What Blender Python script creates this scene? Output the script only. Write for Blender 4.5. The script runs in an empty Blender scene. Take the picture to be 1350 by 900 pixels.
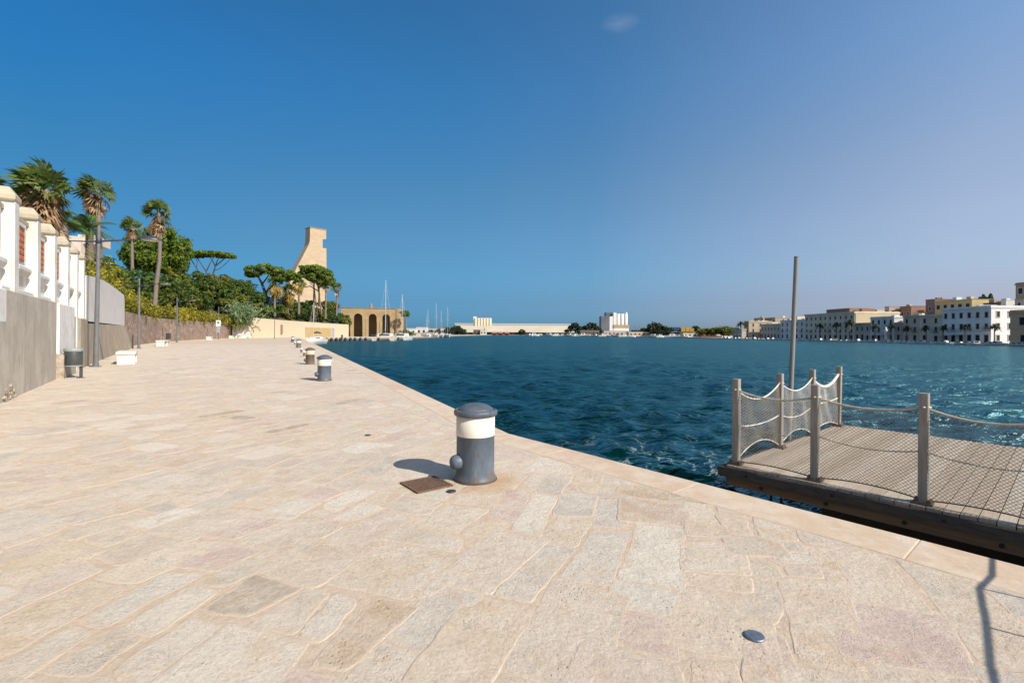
import bpy, math, random
import numpy as np
from mathutils import Vector, Matrix

# ------------------------------------------------------------------ camera, world, sun, exposure
S = bpy.context.scene
COL = S.collection
F = 637.5            # focal length in photo pixels (photo 1350 px wide, 17 mm lens)
EYE = 1.6
ROLL = 0.0075
cd = bpy.data.cameras.new('camera')
cam = bpy.data.objects.new('camera', cd); COL.objects.link(cam)
cd.sensor_width = 36.0; cd.lens = F / 1350 * 36.0
cd.shift_y = -11.0 / 1350
cd.clip_start = 0.05; cd.clip_end = 20000
cam.location = (0, 0, EYE); cam.rotation_euler = (math.pi / 2, -ROLL, 0)
S.camera = cam

SUN_EL = math.radians(36.8)
SUN_AZ = math.atan2(0.802, -0.597)          # clockwise from +Y
sun_dir = Vector((math.sin(SUN_AZ) * math.cos(SUN_EL), math.cos(SUN_AZ) * math.cos(SUN_EL), math.sin(SUN_EL)))
W = bpy.data.worlds.new('World'); S.world = W; W.use_nodes = True
wn = W.node_tree.nodes; wl = W.node_tree.links
bg = wn['Background']
sky = wn.new('ShaderNodeTexSky'); sky.sky_type = 'NISHITA'; sky.sun_disc = False
sky.sun_elevation = SUN_EL; sky.sun_rotation = SUN_AZ
sky.altitude = 0; sky.air_density = 1.0; sky.dust_density = 0.6; sky.ozone_density = 3.0
# sky grading by direction: deeper blue away from the sun, paler towards it, milky near the horizon
wdir = wn.new('ShaderNodeTexCoord').outputs['Generated']
wsep = wn.new('ShaderNodeSeparateXYZ'); wl.new(wdir, wsep.inputs[0])
def wramp(sock, lo, hi, stops):
    mr = wn.new('ShaderNodeMapRange'); mr.inputs['From Min'].default_value = lo; mr.inputs['From Max'].default_value = hi
    wl.new(sock, mr.inputs['Value'])
    r = wn.new('ShaderNodeValToRGB'); el = r.color_ramp.elements
    while len(el) < len(stops): el.new(0.5)
    for e, (p, c) in zip(el, stops): e.position = (p - lo) / (hi - lo); e.color = (*[v / 2 for v in c], 1)
    wl.new(mr.outputs[0], r.inputs['Fac']); return r.outputs['Color']
def wmix(a, b, k=None):
    m = wn.new('ShaderNodeVectorMath'); m.operation = 'MULTIPLY'
    wl.new(a, m.inputs[0])
    if b is None: m.inputs[1].default_value = k
    else: wl.new(b, m.inputs[1])
    return m.outputs[0]
gx = wramp(wsep.outputs['X'], -1, 1, [(-1, (0.14, 0.70, 1.04)), (-0.66, (0.155, 0.72, 1.05)), (-0.1, (0.34, 0.90, 1.15)), (0.15, (0.52, 1.0, 1.2)), (0.66, (1.45, 1.47, 1.45)), (1, (1.52, 1.5, 1.45))])
gz = wramp(wsep.outputs['Z'], 0, 1, [(0, (0.46, 0.50, 0.78)), (0.03, (0.49, 0.50, 0.75)), (0.064, (0.60, 0.52, 0.67)), (0.114, (0.75, 0.67, 0.72)), (0.19, (0.98, 0.79, 0.77)), (0.28, (1.08, 0.88, 0.81)), (0.45, (1, 1.01, 1)), (1, (1, 1, 1))])
lz = wramp(wsep.outputs['Z'], 0, 1, [(0, (1.2,) * 3), (0.06, (1.3,) * 3), (0.16, (2,) * 3), (0.25, (1.4,) * 3), (0.40, (0,) * 3), (1, (0,) * 3)])
lx = wramp(wsep.outputs['X'], -1, 1, [(-1, (2,) * 3), (-0.4, (2,) * 3), (0.0, (0.6,) * 3), (0.25, (0,) * 3), (1, (0,) * 3)])
lm = wn.new('ShaderNodeMix'); lm.data_type = 'RGBA'; wl.new(wmix(lz, lx), lm.inputs[0]); lm.inputs[6].default_value = (1, 1, 1, 1); lm.inputs[7].default_value = (1.28, 0.87, 0.80, 1)
gt_ = wmix(wmix(wmix(gx, gz), None, (4, 4, 4)), lm.outputs[2])
# behind the observer (the sunny side) and overhead the sky keeps its natural colour
my_ = wramp(wsep.outputs['Y'], -1, 1, [(-1, (0,) * 3), (0.0, (0,) * 3), (0.45, (2,) * 3), (1, (2,) * 3)])
mz_ = wramp(wsep.outputs['Z'], 0, 1, [(0, (2,) * 3), (0.56, (2,) * 3), (0.82, (0,) * 3), (1, (0,) * 3)])
nm = wn.new('ShaderNodeMix'); nm.data_type = 'RGBA'; wl.new(wmix(my_, mz_), nm.inputs[0]); nm.inputs[6].default_value = (1.15, 1.1, 1.05, 1); wl.new(gt_, nm.inputs[7])
wc = wmix(sky.outputs[0], nm.outputs[2])
# one faint wisp of high cloud in the upper sky
wv = wn.new('ShaderNodeVectorMath'); wv.operation = 'NORMALIZE'; wl.new(wdir, wv.inputs[0])
ws = wn.new('ShaderNodeVectorMath'); ws.operation = 'SUBTRACT'; wl.new(wv.outputs[0], ws.inputs[0]); ws.inputs[1].default_value = Vector((0.219, 1, 0.643)).normalized()
wm_ = wn.new('ShaderNodeMapping'); wm_.inputs['Scale'].default_value = (30, 40, 75); wl.new(ws.outputs[0], wm_.inputs['Vector'])
wl_ = wn.new('ShaderNodeVectorMath'); wl_.operation = 'LENGTH'; wl.new(wm_.outputs[0], wl_.inputs[0])
wmr = wn.new('ShaderNodeMapRange'); wmr.inputs['From Min'].default_value = 0.1; wmr.inputs['From Max'].default_value = 1.1; wmr.inputs['To Min'].default_value = 1; wmr.inputs['To Max'].default_value = 0; wl.new(wl_.outputs['Value'], wmr.inputs['Value'])
wno = wn.new('ShaderNodeTexNoise'); wno.inputs['Scale'].default_value = 1.6; wno.inputs['Detail'].default_value = 7; wl.new(wm_.outputs[0], wno.inputs['Vector'])
wmm = wn.new('ShaderNodeMath'); wmm.operation = 'MULTIPLY'; wl.new(wmr.outputs[0], wmm.inputs[0]); wl.new(wno.outputs['Fac'], wmm.inputs[1])
wm2 = wn.new('ShaderNodeMath'); wm2.operation = 'MULTIPLY'; wl.new(wmm.outputs[0], wm2.inputs[0]); wm2.inputs[1].default_value = 0.24
wmx = wn.new('ShaderNodeMix'); wmx.data_type = 'RGBA'; wl.new(wm2.outputs[0], wmx.inputs[0]); wl.new(wc, wmx.inputs[6]); wmx.inputs[7].default_value = (5.2, 5.4, 5.8, 1)
wl.new(wmx.outputs[2], bg.inputs['Color']); bg.inputs['Strength'].default_value = 0.094
ld = bpy.data.lights.new('sun', 'SUN'); ld.energy = 4.4; ld.angle = math.radians(0.5); ld.color = (1.0, 0.93, 0.83)
sun = bpy.data.objects.new('sun', ld); COL.objects.link(sun)
sun.rotation_euler = (-sun_dir).to_track_quat('-Z', 'Y').to_euler()
S.view_settings.view_transform = 'Standard'; S.view_settings.look = 'None'
S.view_settings.gamma = 1; S.view_settings.use_curve_mapping = False; S.view_settings.exposure = 0.35
S.cycles.sample_clamp_direct = 1.2; S.cycles.max_bounces = 6; S.cycles.diffuse_bounces = 3; S.cycles.glossy_bounces = 3
S.cycles.transparent_max_bounces = 8; S.cycles.caustics_reflective = False; S.cycles.caustics_refractive = False

# ------------------------------------------------------------------ measuring helpers
def uv(px, py):
    dx, dy = px - 675.0, py - 439.0
    return dx + dy * ROLL, dy - dx * ROLL
def ground(px, py, z=0.0):
    u, v = uv(px, py); t = F * (EYE - z) / v
    return Vector((u / F * t, t, z))
def at(px, py, Y):
    u, v = uv(px, py)
    return Vector((u / F * Y, Y, EYE - v / F * Y))
def lerp(a, b, t): return a + (b - a) * t

# ------------------------------------------------------------------ materials
def newmat(name):
    m = bpy.data.materials.new(name); m.use_nodes = True
    return m, m.node_tree.nodes, m.node_tree.links, m.node_tree.nodes['Principled BSDF']
def noise(N, L, vec, scale, detail=6, rough=0.6, stretch=None):
    if stretch:
        mp = N.new('ShaderNodeMapping'); mp.inputs['Scale'].default_value = stretch
        L.new(vec, mp.inputs['Vector']); vec = mp.outputs[0]
    n = N.new('ShaderNodeTexNoise'); n.inputs['Scale'].default_value = scale
    n.inputs['Detail'].default_value = detail; n.inputs['Roughness'].default_value = rough
    L.new(vec, n.inputs['Vector'])
    return n.outputs['Fac']
def ramp(N, L, fac, stops, interp='LINEAR'):
    r = N.new('ShaderNodeValToRGB'); r.color_ramp.interpolation = interp
    el = r.color_ramp.elements
    while len(el) < len(stops): el.new(0.5)
    for e, (p, c) in zip(el, stops):
        e.position = p; e.color = (c, c, c, 1) if isinstance(c, (int, float)) else (*c, 1)
    L.new(fac, r.inputs['Fac'])
    return r.outputs['Color']
def mix(N, L, fac, a, b, mode='MIX'):
    m = N.new('ShaderNodeMix'); m.data_type = 'RGBA'; m.blend_type = mode
    for sock, val in ((m.inputs['Factor'], fac), (m.inputs['A'], a), (m.inputs['B'], b)) if False else ((m.inputs[0], fac), (m.inputs[6], a), (m.inputs[7], b)):
        if hasattr(val, 'links'): L.new(val, sock)
        elif isinstance(val, (int, float)): sock.default_value = val
        else: sock.default_value = (*val, 1)
    return m.outputs[2]
def bumpn(N, L, B, h, strength, dist=0.02, prev=None):
    b = N.new('ShaderNodeBump'); b.inputs['Strength'].default_value = strength; b.inputs['Distance'].default_value = dist
    L.new(h, b.inputs['Height'])
    if prev: L.new(prev, b.inputs['Normal'])
    L.new(b.outputs[0], B.inputs['Normal'])
    return b.outputs[0]
def coords(N, kind='Object'):
    return N.new('ShaderNodeTexCoord').outputs[kind]
MATS = {}
def M(name, c1, c2=None, scale=4, rough=0.75, bump=0.0, bscale=None, stretch=None, metallic=0, lo=0.35, hi=0.65, detail=6, bdist=0.02, spec=0.4):
    if name in MATS: return MATS[name]
    m, N, L, B = newmat(name)
    B.inputs['Roughness'].default_value = rough; B.inputs['Metallic'].default_value = metallic
    B.inputs['Specular IOR Level'].default_value = spec
    c = coords(N)
    if c2:
        f = noise(N, L, c, scale, detail, 0.6, stretch)
        L.new(ramp(N, L, f, [(lo, c1), (hi, c2)]), B.inputs['Base Color'])
    else:
        B.inputs['Base Color'].default_value = (*c1, 1)
    if bump:
        bumpn(N, L, B, noise(N, L, c, bscale or scale * 3, 8, 0.65, stretch), bump, bdist)
    MATS[name] = m
    return m
def leafmat(name, stops, rough=0.55, trans=0.35):
    m, N, L, B = newmat(name)
    a = N.new('ShaderNodeAttribute'); a.attribute_name = 'rnd'
    c = ramp(N, L, a.outputs['Fac'], stops)
    L.new(c, B.inputs['Base Color']); B.inputs['Roughness'].default_value = rough
    B.inputs['Specular IOR Level'].default_value = 0.3
    t = N.new('ShaderNodeBsdfTranslucent'); L.new(c, t.inputs['Color'])
    mx = N.new('ShaderNodeMixShader'); mx.inputs[0].default_value = trans
    L.new(B.outputs[0], mx.inputs[1]); L.new(t.outputs[0], mx.inputs[2])
    L.new(mx.outputs[0], N['Material Output'].inputs['Surface'])
    MATS[name] = m
    return m

# ------------------------------------------------------------------ mesh builder
class MB:
    def __init__(s): s.v = []; s.f = []; s.mi = []; s.sm = []
    def add(s, V, Fs, mi=0, sm=False):
        o = len(s.v); s.v.extend(tuple(p) for p in V)
        for f in Fs: s.f.append(tuple(i + o for i in f)); s.mi.append(mi); s.sm.append(sm)
    def box(s, c, d, rz=0, mi=0, ax=None):
        hx, hy, hz = d[0] / 2, d[1] / 2, d[2] / 2
        P = [Vector((x, y, z)) for z in (-hz, hz) for y in (-hy, hy) for x in (-hx, hx)]
        R = ax if ax is not None else Matrix.Rotation(rz, 3, 'Z')
        c = Vector(c)
        s.add([R @ p + c for p in P], [(0, 2, 3, 1), (4, 5, 7, 6), (0, 1, 5, 4), (2, 6, 7, 3), (0, 4, 6, 2), (1, 3, 7, 5)], mi)
    def tube(s, pts, rad, n=8, mi=0, sm=True, caps=True):
        pts = [Vector(p) for p in pts]; k = len(pts)
        if not hasattr(rad, '__len__'): rad = [rad] * k
        V = []; prev = None
        for i, p in enumerate(pts):
            t = (pts[min(i + 1, k - 1)] - pts[max(i - 1, 0)]).normalized()
            a = (prev - t * prev.dot(t)) if prev else (Vector((0, 0, 1)).cross(t) if abs(t.z) < 0.9 else Vector((1, 0, 0)).cross(t))
            a = a.normalized(); prev = a; b = t.cross(a)
            for j in range(n):
                g = 2 * math.pi * j / n
                V.append(p + (a * math.cos(g) + b * math.sin(g)) * rad[i])
        Fs = [(i * n + j, i * n + (j + 1) % n, (i + 1) * n + (j + 1) % n, (i + 1) * n + j) for i in range(k - 1) for j in range(n)]
        s.add(V, Fs, mi, sm)
        if caps: s.add(V[:n], [tuple(range(n - 1, -1, -1))], mi); s.add(V[-n:], [tuple(range(n))], mi)
    def lathe(s, prof, n=32, c=(0, 0, 0), mi=0, sm=True):
        V = [(c[0] + r * math.cos(2 * math.pi * j / n), c[1] + r * math.sin(2 * math.pi * j / n), c[2] + z) for r, z in prof for j in range(n)]
        Fs = [(i * n + j, i * n + (j + 1) % n, (i + 1) * n + (j + 1) % n, (i + 1) * n + j) for i in range(len(prof) - 1) for j in range(n)]
        s.add(V, Fs, mi, sm)
        for i, rev in ((0, True), (len(prof) - 1, False)):
            if prof[i][0] > 1e-4:
                r = V[i * n:(i + 1) * n]; s.add(r, [tuple(range(n - 1, -1, -1)) if rev else tuple(range(n))], mi)
    def prism(s, poly, z0, z1, mi=0, O=(0, 0, 0), ex=(1, 0, 0), ey=(0, 1, 0), ez=(0, 0, 1)):
        O, ex, ey, ez = map(Vector, (O, ex, ey, ez)); n = len(poly)
        V = [O + ex * p[0] + ey * p[1] + ez * z for z in (z0, z1) for p in poly]
        Fs = [tuple(range(n - 1, -1, -1)), tuple(range(n, 2 * n))] + [(i, (i + 1) % n, n + (i + 1) % n, n + i) for i in range(n)]
        s.add(V, Fs, mi)
    def build(s, name, mats, parent=None, loc=None, rz=None):
        me = bpy.data.meshes.new(name); me.from_pydata(s.v, [], s.f)
        mats = mats if isinstance(mats, (list, tuple)) else [mats]
        for m in mats: me.materials.append(m)
        if len(mats) > 1: me.polygons.foreach_set('material_index', s.mi)
        me.polygons.foreach_set('use_smooth', s.sm)
        me.update()
        o = bpy.data.objects.new(name, me); COL.objects.link(o)
        if parent: o.parent = parent
        if loc is not None: o.location = loc
        if rz is not None: o.rotation_euler = (0, 0, rz)
        return o
def mesh_np(name, V, Q, mat, parent=None, rnd=None, smooth=False, loc=None):
    V = np.asarray(V, dtype=np.float32); Q = np.asarray(Q, dtype=np.int32)
    me = bpy.data.meshes.new(name); k = Q.shape[1]
    me.vertices.add(len(V)); me.vertices.foreach_set('co', V.ravel())
    me.loops.add(Q.size); me.loops.foreach_set('vertex_index', Q.ravel())
    me.polygons.add(len(Q)); me.polygons.foreach_set('loop_start', np.arange(0, Q.size, k, dtype=np.int32))
    me.polygons.foreach_set('use_smooth', np.full(len(Q), smooth, dtype=bool))
    me.update(calc_edges=True); me.validate()
    if rnd is not None:
        a = me.attributes.new('rnd', 'FLOAT', 'FACE'); a.data.foreach_set('value', np.asarray(rnd, dtype=np.float32))
    me.materials.append(mat)
    o = bpy.data.objects.new(name, me); COL.objects.link(o)
    if parent: o.parent = parent
    if loc is not None: o.location = loc
    return o
def tag(o, label, cat, group=None, kind=None):
    o['label'] = label; o['category'] = cat
    if group: o['group'] = group
    if kind: o['kind'] = kind
    return o
def thing(name, label, cat, loc=(0, 0, 0), rz=0, group=None):
    o = bpy.data.objects.new(name, None); COL.objects.link(o)
    o.empty_display_size = 0.2; o.location = loc; o.rotation_euler = (0, 0, rz)
    return tag(o, label, cat, group)
def struct(o): o['kind'] = 'structure'; return o
def copy_tree(o, parent=None):
    c = o.copy(); COL.objects.link(c)
    if parent: c.parent = parent
    for ch in list(o.children): copy_tree(ch, c)
    return c
def segs_np(P0, P1, r, n=3):
    P0 = np.asarray(P0, float); P1 = np.asarray(P1, float)
    t = P1 - P0; t /= np.linalg.norm(t, axis=1, keepdims=True) + 1e-9
    ref = np.where(np.abs(t[:, 2:3]) < 0.9, np.array([[0, 0, 1.0]]), np.array([[1.0, 0, 0]]))
    a = np.cross(t, ref); a /= np.linalg.norm(a, axis=1, keepdims=True); b = np.cross(t, a)
    V = []
    for P in (P0, P1):
        for j in range(n):
            g = 2 * math.pi * j / n
            V.append(P + (a * math.cos(g) + b * math.sin(g)) * r)
    V = np.stack(V, 1); m = len(P0)
    base = (np.arange(m) * 2 * n)[:, None]
    Q = np.concatenate([base + np.array([[j, (j + 1) % n, n + (j + 1) % n, n + j]]) for j in range(n)])
    return V.reshape(-1, 3), Q

# ------------------------------------------------------------------ setting: lines of the quay
ZW = -1.3                                    # water level (quay top is z = 0)
KINK = np.array([-0.07, 7.67])
D1 = np.array([-0.6416, 0.7670])             # quay edge, near stretch (towards the kink)
D2 = np.array([-0.4217, 0.9067])             # quay edge after the kink
def edge1(s): return KINK - D1 * s           # s metres back towards the camera from the kink
def edge2(s): return KINK + D2 * s
N1 = np.array([-D1[1], D1[0]]); N2 = np.array([-D2[1], D2[0]])    # pointing to the land
WO = np.array([-3.606, 0.0]); WD = np.array([-0.5795, 0.815]); WN = np.array([0.815, 0.5795])   # garden wall line, direction, outward normal
def wall_pt(Y, off=0.0):
    p = WO + WD * (Y / 0.815) + WN * off
    return p

# ------------------------------------------------------------------ water
m, N, L, B = newmat('sea_water')
geo = N.new('ShaderNodeNewGeometry').outputs['Position']
n1 = noise(N, L, geo, 0.22, 4, 0.6, (1, 1, 1))
wcol = ramp(N, L, n1, [(0.3, (0.0008, 0.015, 0.018)), (0.7, (0.0014, 0.026, 0.029))])
nb = noise(N, L, geo, 3.0, 4, 0.5, (0.7, 1.6, 1)); nc = noise(N, L, geo, 0.9, 4, 0.5, (0.55, 1.7, 1))
b1 = bumpn(N, L, B, nc, 0.9, 1.0)
b2 = bumpn(N, L, B, nb, 0.5, 0.14, b1)
# rough harbour chop: the body colour of the water plus a reflection whose grazing strength stays moderate
N.remove(B)
# threads of foam where the chop breaks against the platform corner
vd = N.new('ShaderNodeVectorMath'); vd.operation = 'DISTANCE'; L.new(geo, vd.inputs[0]); vd.inputs[1].default_value = (4.0, 11.2, -1.3)
mrf = N.new('ShaderNodeMapRange'); mrf.inputs['From Min'].default_value = 1.2; mrf.inputs['From Max'].default_value = 3.4; mrf.inputs['To Min'].default_value = 1; mrf.inputs['To Max'].default_value = 0; L.new(vd.outputs['Value'], mrf.inputs['Value'])
fn_ = noise(N, L, geo, 1.5, 4, 0.6)
fa = N.new('ShaderNodeMath'); fa.operation = 'SUBTRACT'; L.new(fn_, fa.inputs[0]); fa.inputs[1].default_value = 0.5
fb = N.new('ShaderNodeMath'); fb.operation = 'ABSOLUTE'; L.new(fa.outputs[0], fb.inputs[0])
line = ramp(N, L, fb.outputs[0], [(0.004, 1.0), (0.022, 0.0)])
patch = ramp(N, L, noise(N, L, geo, 0.8, 4, 0.6), [(0.46, 0.0), (0.60, 1.0)])
f1 = N.new('ShaderNodeMath'); f1.operation = 'MULTIPLY'; L.new(line, f1.inputs[0]); L.new(patch, f1.inputs[1])
f2 = N.new('ShaderNodeMath'); f2.operation = 'MULTIPLY'; L.new(f1.outputs[0], f2.inputs[0]); L.new(mrf.outputs[0], f2.inputs[1])
foam = f2.outputs[0]
wcol = mix(N, L, foam, wcol, (0.42, 0.5, 0.5))
df = N.new('ShaderNodeBsdfDiffuse'); L.new(wcol, df.inputs['Color']); L.new(b1, df.inputs['Normal'])
gl = N.new('ShaderNodeBsdfGlossy'); gl.inputs['Roughness'].default_value = 0.08; gl.inputs['Color'].default_value = (0.50, 0.90, 0.88, 1); L.new(b2, gl.inputs['Normal'])
# far out, the unresolved chop spreads the reflection
ln_ = N.new('ShaderNodeVectorMath'); ln_.operation = 'LENGTH'; L.new(geo, ln_.inputs[0])
rr_ = N.new('ShaderNodeMapRange'); rr_.inputs['From Min'].default_value = 25; rr_.inputs['From Max'].default_value = 160; rr_.inputs['To Min'].default_value = 0.17; rr_.inputs['To Max'].default_value = 0.26; L.new(ln_.outputs['Value'], rr_.inputs['Value']); L.new(rr_.outputs[0], gl.inputs['Roughness'])
fr = N.new('ShaderNodeFresnel'); fr.inputs['IOR'].default_value = 1.333; L.new(b2, fr.inputs['Normal'])
fm = ramp(N, L, fr.outputs[0], [(0.0, 0.0), (0.07, 0.0), (0.15, 0.11), (0.35, 0.30), (0.7, 0.42), (1.0, 0.44)])
ms = N.new('ShaderNodeMixShader'); L.new(fm, ms.inputs[0]); L.new(df.outputs[0], ms.inputs[1]); L.new(gl.outputs[0], ms.inputs[2])
L.new(ms.outputs[0], N['Material Output'].inputs['Surface'])
rng = np.random.default_rng(7)
def build_water():
    rad = [2.0]
    while rad[-1] < 420: rad.append(rad[-1] * 1.0105)
    while rad[-1] < 9000: rad.append(rad[-1] * 1.12)
    rad = np.array(rad)
    ang = np.radians(np.concatenate([np.arange(-150, -50, 2.0), np.arange(-50, 58, 0.2), np.arange(58, 151, 2.0)]))
    R, A = np.meshgrid(rad, ang, indexing='ij')
    X = R * np.sin(A); Y = R * np.cos(A); Z = np.zeros_like(X)
    cell = np.maximum(R * 0.0105, 0.02)
    nw = 70
    lam = np.exp(rng.uniform(math.log(0.30), math.log(2.6), nw))
    th = math.radians(-100) + rng.normal(0, 0.6, nw)
    ph = rng.uniform(0, 2 * math.pi, nw)
    dX = np.zeros_like(X); dY = np.zeros_like(X)
    near = (R < 420)
    for l, t, p in zip(lam, th, ph):
        k = 2 * math.pi / l
        amp = 0.0112 * l ** 0.95
        f = np.clip((l / cell - 2.5) / 2.5, 0, 1) * amp
        arg = k * (X * math.cos(t) + Y * math.sin(t)) + p
        Z += f * np.sin(arg)
        dX += f * 0.8 * math.cos(t) * np.cos(arg); dY += f * 0.8 * math.sin(t) * np.cos(arg)
    V = np.stack([X + dX, Y + dY, Z], -1).reshape(-1, 3)
    nr, na = R.shape
    i, j = np.meshgrid(np.arange(nr - 1), np.arange(na - 1), indexing='ij')
    a = (i * na + j).ravel()
    Q = np.stack([a, a + na, a + na + 1, a + 1], -1)
    o = mesh_np('water', V, Q, m, smooth=True, loc=(0, 0, ZW))
    struct(o)
build_water()

# ------------------------------------------------------------------ quay body, shore, hillside
def mortar_material():
    m, N, L, B = newmat('sandy_mortar')
    g = N.new('ShaderNodeNewGeometry').outputs['Position']
    c = ramp(N, L, noise(N, L, g, 1.3, 8, 0.6), [(0.3, (0.62, 0.49, 0.365)), (0.7, (0.69, 0.57, 0.45))])
    c = mix(N, L, ramp(N, L, noise(N, L, g, 16, 8, 0.7), [(0.38, 0.0), (0.62, 0.6)]), c, (0.50, 0.38, 0.27))
    L.new(c, B.inputs['Base Color']); B.inputs['Roughness'].default_value = 0.9; B.inputs['Specular IOR Level'].default_value = 0.2
    bumpn(N, L, B, noise(N, L, g, 24, 9, 0.75), 0.7, 0.02)
    return m
MORTAR = mortar_material()
QSIDE = M('quay_side_stone', (0.30, 0.25, 0.19), (0.16, 0.14, 0.11), 1.5, 0.9, 0.4, 9)
mb = MB()
qpoly = [edge1(22), KINK, edge2(133), (-64, 132), (-66, 112), (-61.5, 93.6), (-50, 67), (-41, 52), (-36, 43), wall_pt(20, -0.3), wall_pt(-6, -0.3), (0, -9)]
mb.prism([tuple(p) for p in qpoly], -2.6, 0.0)
struct(mb.build('quay', [MORTAR]))

CONC = M('pale_concrete', (0.46, 0.42, 0.36), (0.56, 0.51, 0.44), 0.4, 0.9)
EARTH = M('dry_earth', (0.10, 0.085, 0.05), (0.055, 0.075, 0.03), 0.3, 0.95)
shore_line = [(-56.2, 129), (-58, 149), (-48, 175), (-40.9, 237), (-43, 365), (-22.7, 580), (67, 570), (117, 481), (151, 429), (148, 350), (153, 300), (158, 270), (160, 200), (163, 150), (170, 60)]
mb = MB()
mb.prism(shore_line + [(400, 30), (4500, 300), (4500, 7000), (-4500, 7000), (-4500, 200), (-300, 130), (-66, 129)], -2.6, -0.7)
mb.mi = [0 if i < 2 else 1 for i in range(len(mb.f))]
struct(mb.build('shore', [CONC, M('dark_quay_face', (0.10, 0.095, 0.08), (0.17, 0.15, 0.125), 0.6, 0.9)]))  # side faces are a darker grey brown than the top

hc = [(-0.2, -4.0), (-11.2, 10.2), (-23.6, 27.6), (-35.2, 43.2), (-40.4, 52), (-48.9, 67), (-59.2, 93), (-64.2, 110), (-62.0, 112.5), (-66.5, 150), (-76, 222)]
hh = [4.3, 4.3, 4.3, 4.3, 3.2, 3.2, 3.2, 3.3, 4.0, 4.2, 4.4]
tt = [0, 0.6, 2, 5, 9, 14, 22, 40, 80, 160, 320]
def hill_h(h0, t): return h0 + (0.25 * t if t < 1 else 0.25 + 5.2 * (1 - math.exp(-(t - 1) / 10.0)))
hv = []; hf = []
for i, (c, h) in enumerate(zip(hc, hh)):
    a = np.array(hc[max(i - 1, 0)]); b = np.array(hc[min(i + 1, len(hc) - 1)])
    d = (b - a) / np.linalg.norm(b - a); n = np.array([-d[1], d[0]])
    n = np.array([-0.8, -0.25 + 0.035 * i]) ; n /= np.linalg.norm(n); c = (c[0] + n[0] * 0.8, c[1] + n[1] * 0.8)
    for t in tt:
        p = np.array(c) + n * t
        hv.append((p[0], p[1], hill_h(h, t)))
    hv.append((c[0], c[1], -0.5))
w = len(tt) + 1
mb = MB()
hf = [(i * w + j, i * w + j + 1, (i + 1) * w + j + 1, (i + 1) * w + j) for i in range(len(hc) - 1) for j in range(len(tt) - 1)]
hf += [(i * w + w - 1, i * w, (i + 1) * w, (i + 1) * w + w - 1) for i in range(len(hc) - 1)]
mb.add(hv, hf, 0, True)
struct(mb.build('hillside', [EARTH]))

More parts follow.
